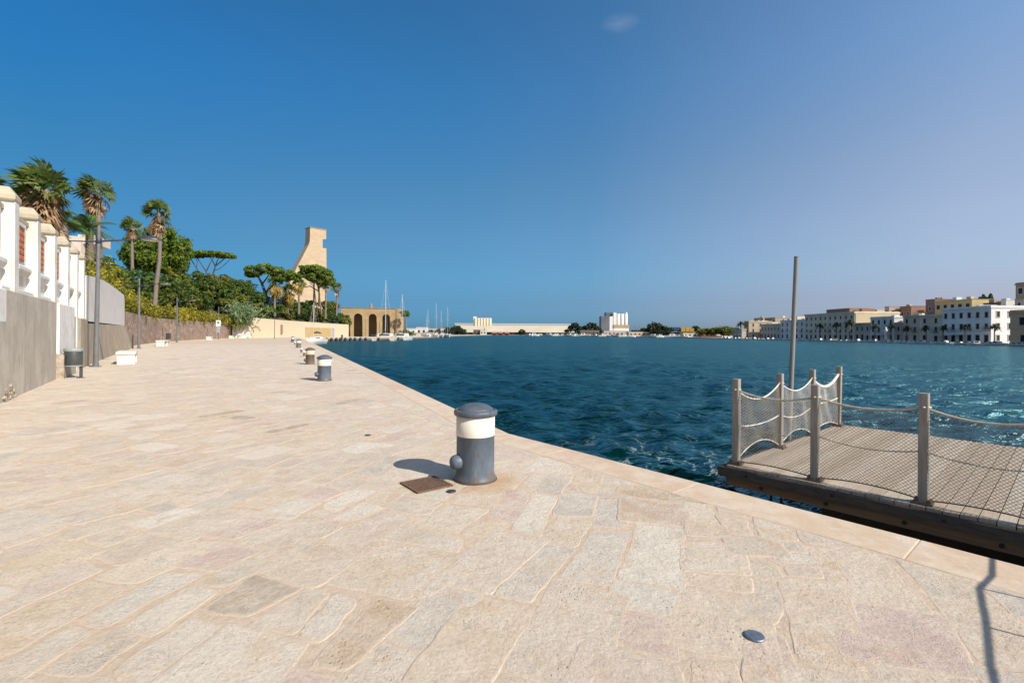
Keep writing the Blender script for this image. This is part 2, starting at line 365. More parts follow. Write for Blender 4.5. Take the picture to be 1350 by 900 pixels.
# ------------------------------------------------------------------ paving stones: irregular slabs in courses, laid in mortar
def stone_material(name, stops, chalk=True):
    m, N, L, B = newmat(name)
    g = N.new('ShaderNodeNewGeometry').outputs['Position']
    a = N.new('ShaderNodeAttribute'); a.attribute_name = 'rnd'
    e = N.new('ShaderNodeAttribute'); e.attribute_name = 'edge'
    c = ramp(N, L, a.outputs['Fac'], stops)
    # each slab shifts the noise so that no two share a pattern
    off = N.new('ShaderNodeVectorMath'); off.operation = 'SCALE'; off.inputs[0].default_value = (31, 17, 53)
    L.new(a.outputs['Fac'], off.inputs['Scale'])
    ad = N.new('ShaderNodeVectorMath'); L.new(g, ad.inputs[0]); L.new(off.outputs[0], ad.inputs[1]); p = ad.outputs[0]
    big = noise(N, L, g, 0.5, 6, 0.65)
    c = mix(N, L, ramp(N, L, big, [(0.40, 0.0), (0.70, 0.4)]), c, (0.68, 0.545, 0.40))
    c = mix(N, L, ramp(N, L, noise(N, L, p, 4.3, 9, 0.7), [(0.42, 0.0), (0.62, 0.55)]), c, (0.74, 0.655, 0.54))
    c = mix(N, L, ramp(N, L, noise(N, L, p, 2.6, 8, 0.7), [(0.54, 0.0), (0.68, 0.5)]), c, (0.60, 0.42, 0.25))
    c = mix(N, L, ramp(N, L, noise(N, L, p, 6.5, 8, 0.7), [(0.56, 0.0), (0.68, 0.5)]), c, (0.45, 0.41, 0.355))
    fine = noise(N, L, p, 46, 9, 0.8)
    c = mix(N, L, 0.85 if chalk else 0.4, c, ramp(N, L, fine, [(0.28, 0.48), (0.45, 0.90), (0.58, 1.03), (0.75, 1.15)]), 'MULTIPLY')
    # pits and chips in the travertine-like slabs
    wrp = N.new('ShaderNodeMixRGB') if False else None
    def pits(scale, r0, r1, lo, hi, k, st=(1, 1, 1)):
        mp = N.new('ShaderNodeMapping'); mp.inputs['Scale'].default_value = st; L.new(p, mp.inputs['Vector'])
        vo = N.new('ShaderNodeTexVoronoi'); vo.inputs['Scale'].default_value = scale; L.new(mp.outputs[0], vo.inputs['Vector'])
        pit = ramp(N, L, vo.outputs['Distance'], [(r0, 1.0), (r1, 0.0)])
        sel = ramp(N, L, noise(N, L, p, k, 5, 0.65), [(lo, 0.0), (hi, 1.0 if chalk else 0.3)])
        mm = N.new('ShaderNodeMath'); mm.operation = 'MULTIPLY'; L.new(pit, mm.inputs[0]); L.new(sel, mm.inputs[1])
        return mm.outputs[0]
    p1 = pits(38, 0.10, 0.24, 0.50, 0.62, 2.4, (1, 0.55, 1)); p2 = pits(85, 0.12, 0.30, 0.47, 0.60, 3.7)
    pm = N.new('ShaderNodeMath'); pm.operation = 'MAXIMUM'; L.new(p1, pm.inputs[0]); L.new(p2, pm.inputs[1])
    dk = N.new('ShaderNodeMath'); dk.operation = 'MULTIPLY'; L.new(pm.outputs[0], dk.inputs[0]); dk.inputs[1].default_value = 0.6
    c = mix(N, L, dk.outputs[0], c, (0.26, 0.18, 0.11))
    # mortar smeared and worn over the edges
    en = noise(N, L, g, 11, 8, 0.7)
    sm = N.new('ShaderNodeMath'); sm.operation = 'ADD'; L.new(e.outputs['Fac'], sm.inputs[0]); L.new(en, sm.inputs[1])
    emr = N.new('ShaderNodeMapRange'); emr.inputs['From Min'].default_value = 1.08; emr.inputs['From Max'].default_value = 1.40; emr.inputs['To Max'].default_value = 0.85 if chalk else 0.2; L.new(sm.outputs[0], emr.inputs['Value']); em = emr.outputs[0]
    c = mix(N, L, em, c, MORTC)
    # dirt packed in the open joints
    ds = N.new('ShaderNodeMath'); ds.operation = 'ADD'; L.new(e.outputs['Fac'], ds.inputs[0]); L.new(noise(N, L, g, 3.3, 6, 0.7), ds.inputs[1])
    jd = N.new('ShaderNodeMapRange'); jd.inputs['From Min'].default_value = 1.70; jd.inputs['From Max'].default_value = 2.05; jd.inputs['To Max'].default_value = 0.75; L.new(ds.outputs[0], jd.inputs['Value'])
    c = mix(N, L, jd.outputs[0], c, (0.24, 0.18, 0.12))
    # rust washed out from the nearest bollard
    vd = N.new('ShaderNodeVectorMath'); vd.operation = 'DISTANCE'; L.new(g, vd.inputs[0]); vd.inputs[1].default_value = tuple(ground(640, 634))
    md = N.new('ShaderNodeMapRange'); md.inputs['From Min'].default_value = 0.12; md.inputs['From Max'].default_value = 0.62; md.inputs['To Min'].default_value = 1; md.inputs['To Max'].default_value = 0; L.new(vd.outputs['Value'], md.inputs['Value'])
    rm = N.new('ShaderNodeMath'); rm.operation = 'MULTIPLY'; L.new(md.outputs[0], rm.inputs[0]); L.new(noise(N, L, g, 5, 7, .7), rm.inputs[1])
    c = mix(N, L, ramp(N, L, rm.outputs[0], [(0.12, 0.0), (0.5, 0.7)]), c, (0.52, 0.29, 0.12))
    L.new(c, B.inputs['Base Color'])
    B.inputs['Roughness'].default_value = 0.82; B.inputs['Specular IOR Level'].default_value = 0.25
    k = 1.0 if chalk else 0.35
    b1 = bumpn(N, L, B, noise(N, L, p, 8, 12, 0.74), 0.5 * k, 0.05)
    hs = N.new('ShaderNodeMath'); hs.operation = 'SUBTRACT'; L.new(noise(N, L, p, 30, 10, 0.75, (1, 0.7, 1)), hs.inputs[0]); L.new(pm.outputs[0], hs.inputs[1])
    bumpn(N, L, B, hs.outputs[0], 0.5 * k, 0.012, b1)
    return m
MORTC = (0.64, 0.525, 0.405)
STONE = stone_material('paving_limestone', [(0.0, (0.630, 0.490, 0.351)), (0.14, (0.684, 0.583, 0.456)), (0.28, (0.558, 0.481, 0.389)), (0.40, (0.648, 0.527, 0.389)), (0.52, (0.522, 0.463, 0.399)),
    (0.64, (0.720, 0.657, 0.551)), (0.76, (0.612, 0.518, 0.418)), (0.86, (0.594, 0.453, 0.389)), (0.91, (0.540, 0.398, 0.266)), (0.95, (0.450, 0.379, 0.294)), (0.975, (0.43, 0.335, 0.225)), (1.0, (0.40, 0.32, 0.22))])
COPE = stone_material('coping_limestone', [(0.0, (0.60, 0.45, 0.31)), (0.5, (0.64, 0.50, 0.37)), (1.0, (0.58, 0.42, 0.29))], False)

rs = random.Random(11)
def clip(poly, P, n):       # keep the side n points to
    out = []
    for i in range(len(poly)):
        a, b = poly[i], poly[(i + 1) % len(poly)]
        da = (a[0] - P[0]) * n[0] + (a[1] - P[1]) * n[1]; db = (b[0] - P[0]) * n[0] + (b[1] - P[1]) * n[1]
        if da >= 0: out.append(a)
        if da * db < 0:
            t = da / (da - db); out.append((a[0] + (b[0] - a[0]) * t, a[1] + (b[1] - a[1]) * t))
    return out
def area(p): return 0.5 * sum(p[i][0] * p[(i + 1) % len(p)][1] - p[(i + 1) % len(p)][0] * p[i][1] for i in range(len(p)))
def warp(x, y):
    k = 1.0 / (1 + math.exp((y - 7.0) / 1.2)) * 0.75 + 0.25
    return (x + k * (0.06 * math.sin(1.9 * y + 0.7 * x) + 0.045 * math.sin(3.7 * x - 1.3 * y + 1)),
            y + k * (0.06 * math.sin(1.7 * x + 2.1 + 0.5 * y) + 0.045 * math.sin(4.1 * y + 2.3 * x)))
class Stones:
    def __init__(s): s.v = []; s.f = []; s.r = []; s.e = []
    def slab(s, poly, rnd, h, near, inset, tilt=(0, 0), straight=False):
        n = len(poly)
        if n < 3: return
        cx = sum(p[0] for p in poly) / n; cy = sum(p[1] for p in poly) / n
        # densify and roughen the outline, then round the corners off
        out = []
        for i in range(n):
            a, b = poly[i], poly[(i + 1) % n]
            l = math.hypot(b[0] - a[0], b[1] - a[1])
            k = max(1, int(l / (0.05 if near > 1 else 0.16 if near else 10)))
            for j in range(k): out.append((a[0] + (b[0] - a[0]) * j / k, a[1] + (b[1] - a[1]) * j / k))
        m = len(out)
        if near and not straight:
            amp = 0.009 if near > 1 else 0.008
            out = [(p[0] + rs.gauss(0, amp), p[1] + rs.gauss(0, amp)) for p in out]
            for _ in range(1):
                out = [((out[i - 1][0] + 2 * out[i][0] + out[(i + 1) % m][0]) / 4, (out[i - 1][1] + 2 * out[i][1] + out[(i + 1) % m][1]) / 4) for i in range(m)]
        o = len(s.v); zmin = 0.0005 + rs.random() * 0.0012
        def ring(d, z, tl, ed=1.0):
            for p in out:
                vx, vy = p[0] - cx, p[1] - cy; l = math.hypot(vx, vy) + 1e-6
                k = max(0.2, 1 - d / l)
                x, y = cx + vx * k, cy + vy * k
                s.v.append((x, y, max(z + (tl[0] * vx + tl[1] * vy if z > 0.0 else 0), zmin if z > 0 else -1))); s.e.append(ed)
        ring(inset - 0.009, -0.003, tilt, 1.75)
        if near: ring(inset + 0.003, h * 0.6, tilt); ring(inset + 0.011, h, tilt); ring(inset + 0.075, h, tilt, 0.0); R = 4
        else: ring(inset + 0.01, h, tilt); ring(inset + 0.08, h, tilt, 0.0); R = 3
        for q in range(R - 1):
            for i in range(m):
                s.f.append((o + q * m + i, o + q * m + (i + 1) % m, o + (q + 1) * m + (i + 1) % m, o + (q + 1) * m + i)); s.r.append(rnd)
        s.f.append(tuple(o + (R - 1) * m + i for i in range(m))); s.r.append(rnd)
    def build(s, name, mat):
        me = bpy.data.meshes.new(name); me.from_pydata(s.v, [], s.f)
        a = me.attributes.new('rnd', 'FLOAT', 'FACE'); a.data.foreach_set('value', s.r)
        q = me.attributes.new('edge', 'FLOAT', 'POINT'); q.data.foreach_set('value', s.e)
        me.materials.append(mat); me.update()
        o = bpy.data.objects.new(name, me); COL.objects.link(o)
        return struct(o)
RV = np.array([0.33, 0.944]); CV = np.array([0.944, -0.33])
COPE_W = 0.50
bis = (N1 + N2); bis /= np.linalg.norm(bis)
def pave():
    st = Stones()
    c = -75.0
    while c < 14.0:
        far = c < -22
        wdt = rs.uniform(0.27, 0.46) * (1.0 if rs.random() < 0.85 else 1.25)
        r = -3.0 + rs.uniform(0, 0.8)
        # r range for this course
        while r < 62:
            ln = rs.choice([rs.uniform(0.30, 0.5), rs.uniform(0.45, 0.75), rs.uniform(0.6, 1.0)])
            P = CV * (c + wdt / 2) + RV * (r + ln / 2)
            r0 = r; r += ln
            if P[1] < -1.0 or P[1] > 58: continue
            # outside the land?
            beyond = np.dot(P - KINK, np.array([-bis[1], bis[0]])) < 0
            d1 = np.dot(P - KINK, N1); d2 = np.dot(P - KINK, N2)
            dd = d2 if P[1] > 7.67 - 0.45 * (d1 if d1 > 0 else 0) else d1
            if dd < -0.4: continue
            if np.dot(P - WO, WN) < -0.2 and P[1] < 44: continue
            if P[1] >= 44 and P[0] < -34.5 - 0.72 * (P[1] - 43): continue
            if P[1] < 6 and abs(P[0]) > 1.6 * P[1] + 5: continue
            dist = math.hypot(P[0], P[1])
            near = 2 if dist < 7.5 else 1 if dist < 22 else 0
            j = 0.045; grow = 0
            g0 = g1 = 0.0
            if rs.random() < 0.24 and near: grow = 1 + rs.random(); g0 = rs.uniform(0, .16); g1 = rs.uniform(0, .2)
            q = [(c - g0, r0), (c + wdt + g1, r0), (c + wdt + g1, r0 + ln), (c - g0, r0 + ln)]
            q = [(a + rs.uniform(-j, j) * (0.5 if near < 2 else 1), b + rs.uniform(-j, j)) for a, b in q]
            pieces = [q]
            if rs.random() < (0.22 if P[0] > -1 else 0.10) and near:
                t1 = rs.uniform(0.25, 0.75); t2 = rs.uniform(0.25, 0.75)
                if rs.random() < 0.6:
                    e = (lerp(q[0][0], q[3][0], t1), lerp(q[0][1], q[3][1], t1)); g = (lerp(q[1][0], q[2][0], t2), lerp(q[1][1], q[2][1], t2))
                    pieces = [[q[0], q[1], g, e], [e, g, q[2], q[3]]]
                else:
                    e = (lerp(q[0][0], q[1][0], t1), lerp(q[0][1], q[1][1], t1)); g = (lerp(q[3][0], q[2][0], t2), lerp(q[3][1], q[2][1], t2))
                    pieces = [[q[0], e, g, q[3]], [e, q[1], q[2], g]]
            for pc in pieces:
                if near and rs.random() < 0.35:      # a broken corner
                    k = rs.randrange(4); a, b, d = pc[k - 1], pc[k], pc[(k + 1) % 4]
                    u1, u2 = rs.uniform(0.6, 0.9), rs.uniform(0.1, 0.4)
                    pc = pc[:k] + [(lerp(a[0], b[0], u1), lerp(a[1], b[1], u1)), (lerp(b[0], d[0], u2), lerp(b[1], d[1], u2))] + pc[k + 1:]
                wp = []
                for a, b in pc:
                    p = CV * a + RV * b
                    wp.append(warp(p[0], p[1]) if near else (p[0], p[1]))
                cen = np.mean(np.array(wp), 0)
                usel2 = cen[1] > 7.67 - 0.45 * max(0, np.dot(cen - KINK, N1))
                Pn, nn = ((KINK + N2 * COPE_W), N2) if usel2 else ((KINK + N1 * COPE_W), N1)
                wp = clip(wp, Pn, nn)
                if len(wp) < 3 or abs(area(wp)) < 0.012: continue
                if area(wp) < 0: wp = wp[::-1]
                v = rs.random(); v = v * 0.86 if rs.random() < 0.955 else 0.86 + 0.14 * rs.random()
                st.slab(wp, v, (rs.uniform(0.0008, 0.0030) if rs.random() < .93 else 0.0035) + grow * 0.0007 if near else 0.003, near, rs.uniform(0.004, 0.014) if near else 0.010, (rs.gauss(0, .0025), rs.gauss(0, .0025)))
        c += wdt
    return st.build('paving', STONE)
pave()
def coping():
    st = Stones()
    for (fn, n, smax) in ((edge1, N1, 11.0), (edge2, N2, 132.0)):
        s = 0.0
        while s < smax:
            ln = rs.uniform(1.1, 2.1) if s < 25 else 3.0
            a = fn(s + 0.001); b = fn(min(s + ln, smax) - 0.001)
            wa, wb = COPE_W + rs.uniform(-.03, .01), COPE_W + rs.uniform(-.03, .01)
            o = 0.035
            q = [a - n * o, b - n * o, b + n * wb, a + n * wa]
            q = [tuple(p) for p in q]
            if area(q) < 0: q = q[::-1]
            near = 2 if s < 8 else 1 if s < 20 else 0
            st.slab(q, rs.random(), 0.0045, near, 0.0, (0, 0), True)
            s += ln
    # the kink stone fills the wedge between the two stretches
    return st.build('quay_coping', COPE)
coping()
# ------------------------------------------------------------------ mooring bollards
def iron_paint(name, c1, c2, rust, amt):
    m, N, L, B = newmat(name)
    c = coords(N)
    col = ramp(N, L, noise(N, L, c, 7, 8, 0.65, (1, 1, 0.35)), [(0.35, c1), (0.68, c2)])
    col = mix(N, L, ramp(N, L, noise(N, L, c, 13, 8, 0.7, (1.3, 1.3, 0.28)), [(0.54, 0), (0.70, 0.45)]), col, (0.26, 0.27, 0.28))
    rs_ = noise(N, L, c, 8, 9, 0.72, (1, 1, 0.6))
    col = mix(N, L, ramp(N, L, rs_, [(0.60 - amt, 0), (0.74 - amt, 0.85)]), col, rust)
    sep = N.new('ShaderNodeSeparateXYZ'); L.new(c, sep.inputs[0])
    low = N.new('ShaderNodeMapRange'); low.inputs['From Min'].default_value = 0.0; low.inputs['From Max'].default_value = 0.16; low.inputs['To Min'].default_value = 1; low.inputs['To Max'].default_value = 0; L.new(sep.outputs['Z'], low.inputs['Value'])
    lm_ = N.new('ShaderNodeMath'); lm_.operation = 'MULTIPLY'; L.new(low.outputs[0], lm_.inputs[0]); L.new(rs_, lm_.inputs[1])
    col = mix(N, L, ramp(N, L, lm_.outputs[0], [(0.2, 0), (0.5, 0.7)]), col, rust)
    L.new(col, B.inputs['Base Color']); B.inputs['Roughness'].default_value = 0.48; B.inputs['Specular IOR Level'].default_value = 0.4
    bumpn(N, L, B, noise(N, L, c, 26, 9, 0.7), 0.35, 0.006)
    return m
IRON = iron_paint('painted_iron', (0.066, 0.092, 0.128), (0.125, 0.158, 0.20), (0.13, 0.075, 0.045), 0.02)
IRONCAP = iron_paint('worn_iron_cap', (0.06, 0.08, 0.108), (0.11, 0.13, 0.16), (0.24, 0.17, 0.125), 0.09)
BANDW = M('white_band_paint', (0.72, 0.68, 0.60), (0.50, 0.38, 0.26), 9, 0.6, 0.2, 30, (1, 1, 0.5), lo=0.55, hi=0.80, bdist=0.004)
RUSTY = M('rusty_iron', (0.10, 0.078, 0.062), (0.17, 0.125, 0.09), 8, 0.7, 0.3, 30, lo=0.35, hi=0.7, bdist=0.006)
RUSTSTAIN = M('rust_stain_ring', (0.11, 0.07, 0.05), (0.07, 0.06, 0.06), 12, 0.8, 0.3, 40)
def bollard(P, label, body=IRON, cap=IRONCAP, band=BANDW, horn_dir=(-0.86, -0.5), sc=1.0):
    t = thing('mooring_bollard', label, 'bollard', P, 0, 'mooring bollards along the quay edge'); t.scale = (sc,) * 3
    a = MB(); a.lathe([(0.232, 0.0), (0.236, 0.018), (0.228, 0.035), (0.214, 0.06), (0.210, 0.10), (0.210, 0.495), (0.2101, 0.4951)], 40)
    bo = a.build('body', body, t)
    a = MB(); a.lathe([(0.245, 0.001), (0.243, 0.012), (0.231, 0.0125)], 40); a.build('base_flange', RUSTSTAIN, bo)
    a = MB(); a.lathe([(0.2125, 0.4955), (0.2135, 0.50), (0.2135, 0.725), (0.20, 0.726)], 40); a.build('white_band', band, t)
    a = MB(); a.lathe([(0.205, 0.712), (0.230, 0.714), (0.240, 0.724), (0.2435, 0.743), (0.240, 0.763), (0.230, 0.774), (0.218, 0.779), (0.209, 0.774), (0.203, 0.768), (0.197, 0.770), (0.192, 0.781), (0.178, 0.795), (0.145, 0.817), (0.10, 0.835), (0.05, 0.845), (0.001, 0.848)], 44)
    a.build('cap', cap, t)
    d = Vector((*horn_dir, 0)).normalized(); a = MB()
    prof = [(0.0, 0.082), (0.10, 0.082), (0.125, 0.078), (0.145, 0.068), (0.160, 0.052), (0.169, 0.030), (0.172, 0.004)]
    pts = [d * (0.13 + x) + Vector((0, 0, 0.215)) for x, r in prof]
    a.tube(pts, [r for x, r in prof], 20); a.build('horn', body, t)
    return t
bollard(ground(626.5, 631), 'large dark blue bollard with a white band, nearest one, beside the rusty grate', sc=0.985)
bollard(ground(427.5, 501.5), 'dark blue and white bollard standing just in front of the brown rusty one')
bollard(ground(408.8, 480), 'brown rusty bollard with a stained white band, behind a blue one', RUSTY, RUSTY, M('stained_band_paint', (0.72, 0.66, 0.55), (0.56, 0.42, 0.26), 6, 0.7), sc=0.97)
bollard(ground(393.8, 458.5), 'grey brown bollard with a low white band beyond the rusty one', M('grey_brown_iron', (0.14, 0.125, 0.11), (0.2, 0.17, 0.14), 7, 0.7))
bollard(ground(386, 451), 'small looking farthest bollard at the end of the quay row')
# low mooring bitts between the bollards
def low_bitt(P, label):
    t = thing('mooring_bitt', label, 'mooring bitt', P, 0, 'low mooring bitts near the quay edge')
    a = MB(); a.lathe([(0.10, 0), (0.10, 0.02), (0.07, 0.04), (0.065, 0.2), (0.07, 0.22)], 16); a.build('stem', RUSTY, t)
    a = MB(); a.lathe([(0.07, 0.215), (0.12, 0.225), (0.125, 0.27), (0.10, 0.31), (0.04, 0.33), (0.001, 0.332)], 16); a.build('cap', BANDW, t)
low_bitt(ground(401, 469.3), 'low white capped bitt left of the brown rusty bollard')
low_bitt(ground(397.3, 464.5), 'low white capped bitt behind the bitt left of the rusty bollard')
low_bitt(ground(388.6, 454), 'low white capped bitt between the two farthest bollards')

# ------------------------------------------------------------------ grate, studs, disc
GRATE = M('rusty_grate_iron', (0.12, 0.070, 0.045), (0.20, 0.12, 0.08), 30, 0.85, 0.4, 80, bdist=0.004)
PITSHADE = M('grate_pit_shade', (0.012, 0.009, 0.008), rough=1)
gp = [ground(527, 637), ground(571.5, 628), ground(597, 642), ground(552.5, 651.5)]
gc = sum(gp, Vector()) / 4
ge = ((gp[1] - gp[0]) + (gp[2] - gp[3])); ge.z = 0; ge.normalize()
gt = thing('drain_grate', 'square rusty iron grate set in the paving beside the nearest bollard', 'drain grate', gc, math.atan2(ge.y, ge.x))
a = MB()
hw = 0.205
for x, y, dx, dy in ((0, hw - .012, 2 * hw, .024), (0, -hw + .012, 2 * hw, .024), (hw - .012, 0, .024, 2 * hw - .05), (-hw + .012, 0, .024, 2 * hw - .05)): a.box((x, y, 0.008), (dx, dy, 0.022))
a.build('frame', GRATE, gt)
a = MB(); k = 11; st = 2 * (hw - .024) / k
for i in range(k + 1):
    a.box((-hw + .024 + i * st, 0, 0.0105), (0.013, 2 * hw - .05, 0.012)); a.box((0, -hw + .024 + i * st, 0.009), (2 * hw - .05, 0.013, 0.0125))
a.build('grid', GRATE, gt)
a = MB(); a.box((0, 0, 0.0035), (2 * hw - .05, 2 * hw - .05, 0.003)); a.build('pit', PITSHADE, gt)  # flat near-black plate paints the shade of the pit below the bars
STEEL = M('dull_steel', (0.20, 0.24, 0.29), (0.30, 0.33, 0.37), 25, 0.42, 0.15, 60, metallic=0.7)
DARKST = M('dark_steel', (0.06, 0.065, 0.07), (0.11, 0.10, 0.10), 30, 0.5, metallic=0.5)
def stud(P, r, label, mat):
    t = thing('paving_stud', label, 'paving stud', (P.x, P.y, 0.006), 0, 'round metal studs in the paving')
    a = MB(); a.lathe([(r, 0.0), (r, 0.006), (r * .9, 0.0085)], 28); a.build('rim', mat, t)
    a = MB(); a.lathe([(r * .9, 0.0082), (r * .86, 0.0076), (r * 0.4, 0.0088), (0.001, 0.0092)], 28); a.build('disc', mat, t)
stud(ground(995, 840), 0.05, 'pale steel disc set in the stones right of centre in the foreground', STEEL)
stud(ground(595, 648.3), 0.048, 'small dark metal stud just below the nearest bollard', DARKST)
stud(ground(485, 574), 0.045, 'tiny dark stud on the open paving left of the nearest bollard', DARKST)

# ------------------------------------------------------------------ floating platform with net fence
DECK = None
def deck_material():
    m, N, L, B = newmat('weathered_deck_boards')
    c = coords(N); a = N.new('ShaderNodeAttribute'); a.attribute_name = 'rnd'
    col = ramp(N, L, a.outputs['Fac'], [(0, (0.36, 0.29, 0.215)), (0.5, (0.44, 0.36, 0.275)), (1, (0.50, 0.43, 0.345))])
    g = noise(N, L, c, 14, 8, 0.7, (6, 0.35, 1))
    col = mix(N, L, 0.8, col, ramp(N, L, g, [(0.3, 0.66), (0.6, 1.05)]), 'MULTIPLY')
    L.new(col, B.inputs['Base Color']); B.inputs['Roughness'].default_value = 0.85; B.inputs['Specular IOR Level'].default_value = 0.25
    bumpn(N, L, B, g, 0.35, 0.006)
    return m
TIMBER = M('dark_timber', (0.055, 0.047, 0.042), (0.10, 0.085, 0.07), 5, 0.85, 0.5, 18, (1, 0.2, 4), bdist=0.01)
BEAM = M('brown_timber_beam', (0.13, 0.085, 0.055), (0.20, 0.14, 0.09), 4, 0.85, 0.5, 14, (0.3, 1, 4), bdist=0.01)
FLOAT = M('tarred_float', (0.016, 0.015, 0.014), (0.04, 0.036, 0.032), 2.5, 0.8, 0.5, 12)
PED = Vector((0.65, -0.76, 0)).normalized(); PEN = Vector((0.76, 0.65, 0)).normalized()
P0 = ground(970.3, 611.5)
def pl(s, t, z=0.0): return P0 + PED * s + PEN * t + Vector((0, 0, z))     # s along the near edge, t across
PAX = Matrix((PED, PEN, Vector((0, 0, 1)))).transposed()
plat = thing('floating_platform', 'weathered boarded platform on a dark float beside the quay, fenced with nets', 'platform', pl(0, 0, -0.6))
prot = math.atan2(PED.y, PED.x)
plat.rotation_euler = (0, 0, prot)
LP, WP = 8.0, 4.15
V = []; Q = []; R = []
x = -0.06; rp = random.Random(3)
while x < LP:
    bw = 0.118; V0 = len(V); z1 = 0.6 + rp.uniform(-.002, .002); y0 = -0.115 + rp.uniform(-.004, .004)
    for zz in (z1 - 0.032, z1):
        for yy in (y0, WP + rp.uniform(-.006, .006)):
            for xx in (x, x + bw - 0.008): V.append((xx, yy, zz))
    r = rp.random()
    for f in ((0, 2, 3, 1), (4, 5, 7, 6), (0, 1, 5, 4), (2, 6, 7, 3), (0, 4, 6, 2), (1, 3, 7, 5)): Q.append([V0 + i for i in f]); R.append(r)
    x += bw
mesh_np('deck_boards', V, Q, deck_material(), plat, R)
a = MB(); a.box((LP / 2 - .04, -0.150, 0.522), (LP + .1, 0.05, 0.10)); a.box((-0.125, WP / 2 - .03, 0.513), (0.07, WP + .24, 0.112)); a.build('edge_fascia', TIMBER, plat)
a = MB(); a.box((LP / 2 - .02, -0.085, 0.412), (LP + .02, 0.07, 0.105)); a.box((-0.085, WP / 2, 0.393), (0.09, WP, 0.118)); a.box((LP / 2, WP - .1, 0.394), (LP, 0.09, 0.12)); bm = a.build('support_beam', BEAM, plat)
a = MB()
for i in range(12):
    a = MB(); a.tube([(0.35 + i * 0.66, -0.119, 0.412), (0.35 + i * 0.66, -0.132, 0.412)], 0.020, 10); a.build('bolt', FLOAT, bm)
for i in range(9):
    a = MB(); a.tube([(0.2 + i * 0.88, -0.174, 0.528), (0.2 + i * 0.88, -0.185, 0.528)], 0.015, 10); a.build('bolt', FLOAT, bm)
a = MB(); a.box((LP / 2 + 0.45, WP / 2, -0.18), (LP - 0.9, WP - 0.25, 1.0)); a.build('float', FLOAT, plat)
def link(a, c, ax1, ax2, r1=0.034, r2=0.02, th=0.008):
    pts = [Vector(c) + ax1 * r1 * math.cos(g) + ax2 * r2 * math.sin(g) for g in [2 * math.pi * i / 12 for i in range(13)]]
    a.tube(pts, th, 6, caps=False)
for q, sx in enumerate((0.45, 0.56)):
    a = MB()
    for i in range(20):
        c = (sx + 0.012 * i * (1 if q else -0.3), -0.10, 0.32 - 0.052 * i)
        link(a, c, Vector((0, 0, 1)), Vector((1, 0, 0)) if i % 2 else Vector((0, 1, 0)))
    a.build('chain', M('black_chain', (0.012, 0.011, 0.01), rough=0.7), plat)

POSTW = M('grey_post_timber', (0.24, 0.225, 0.205), (0.34, 0.315, 0.28), 10, 0.85, 0.4, 22, (3, 3, 0.3), bdist=0.006)
ROPE = M('pale_rope', (0.50, 0.43, 0.33), (0.62, 0.56, 0.46), 30, 0.9)
WROPE = M('white_rope', (0.72, 0.69, 0.63), (0.62, 0.57, 0.5), 30, 0.9)
NETM = M('net_cord', (0.42, 0.35, 0.27), (0.50, 0.43, 0.34), 10, 0.9)
NETG = M('dark_net_cord', (0.30, 0.25, 0.20), (0.38, 0.33, 0.27), 10, 0.9)
NETW = M('white_net_cord', (0.55, 0.50, 0.42), (0.62, 0.57, 0.49), 10, 0.9)
HP = 1.055
def fpost(P, label, dz=0.0, lean=(0, 0)):
    t = thing('fence_post', label, 'post', P, prot, 'posts of the platform net fence')
    t.rotation_euler = (lean[0], lean[1], prot)
    a = MB(); w = 0.038
    c = 0.006
    oct_ = [(w - c, -w), (w, -w + c), (w, w - c), (w - c, w), (-w + c, w), (-w, w - c), (-w, -w + c), (-w + c, -w)]
    a.prism(oct_, 0.0, HP + dz); a.build('shaft', POSTW, t)
    a = MB(); a.box((0, 0, 0.012), (0.15, 0.13, 0.02)); a.box((0.05, 0, 0.035), (0.025, 0.10, 0.03)); a.box((-0.05, 0, 0.035), (0.025, 0.10, 0.03)); a.build('foot_plate', RUSTY, t)
    a = MB(); a.tube([(0, -w - .012, HP - 0.13), (w + .012, 0, HP - 0.13), (0, w + .012, HP - 0.13), (-w - .012, 0, HP - 0.13), (0, -w - .012, HP - 0.13)], 0.009, 6); a.build('rope_lashing', ROPE, t)
    return t
SP = 0.868
near_s = [0.0, SP, 1.79, 2.68, 3.57]
end_t = [0.0, 1.35, 2.64, 3.93]
fl = ['net fence post on the near left corner of the platform', 'short net fence post on the quay side, second from the platform corner', 'tall looking net fence post on the quay side, with the platform boards behind it', 'net fence post on the quay side beyond the right edge of the photo', 'last net fence post beside the gangway']
for s, l in zip(near_s, fl): fpost(pl(s, 0), l)
for t, l, le in zip(end_t[1:], ['net fence post at the left end of the platform, between the two left corners', 'net fence post on the left end, partly hidden behind a nearer post', 'net fence post on the far left corner, with a knotted white rope'], [(0, 0), (0, 0), (0.0, 0.012)]):
    fpost(pl(0.0, t), l, lean=le)
def catline(A, B, zt, sag, n=24):
    return [Vector((lerp(A.x, B.x, i / n), lerp(A.y, B.y, i / n), zt[0] + (zt[1] - zt[0]) * i / n - sag * 4 * (i / n) * (1 - i / n))) for i in range(n + 1)]
def twisted(pts, r, a, strands=3, pitch=0.055):
    # laid rope: three strands wound round the line
    P = []
    L_ = 0; ds = []
    for i in range(len(pts) - 1): ds.append((pts[i + 1] - pts[i]).length)
    tot = sum(ds); n = int(tot / (pitch / 6))
    cum = [0]
    for d in ds: cum.append(cum[-1] + d)
    for k in range(strands):
        q = []; i = 0
        for j in range(n + 1):
            s = tot * j / n
            while i < len(ds) - 1 and cum[i + 1] < s: i += 1
            f = (s - cum[i]) / ds[i]; p = pts[i].lerp(pts[i + 1], f); t = (pts[i + 1] - pts[i]).normalized()
            u = Vector((0, 0, 1)).cross(t).normalized(); w = t.cross(u)
            g = 2 * math.pi * (s / pitch + k / strands)
            q.append(p + (u * math.cos(g) + w * math.sin(g)) * r * 0.5)
        a.tube(q, r * 0.56, 5, sm=True)
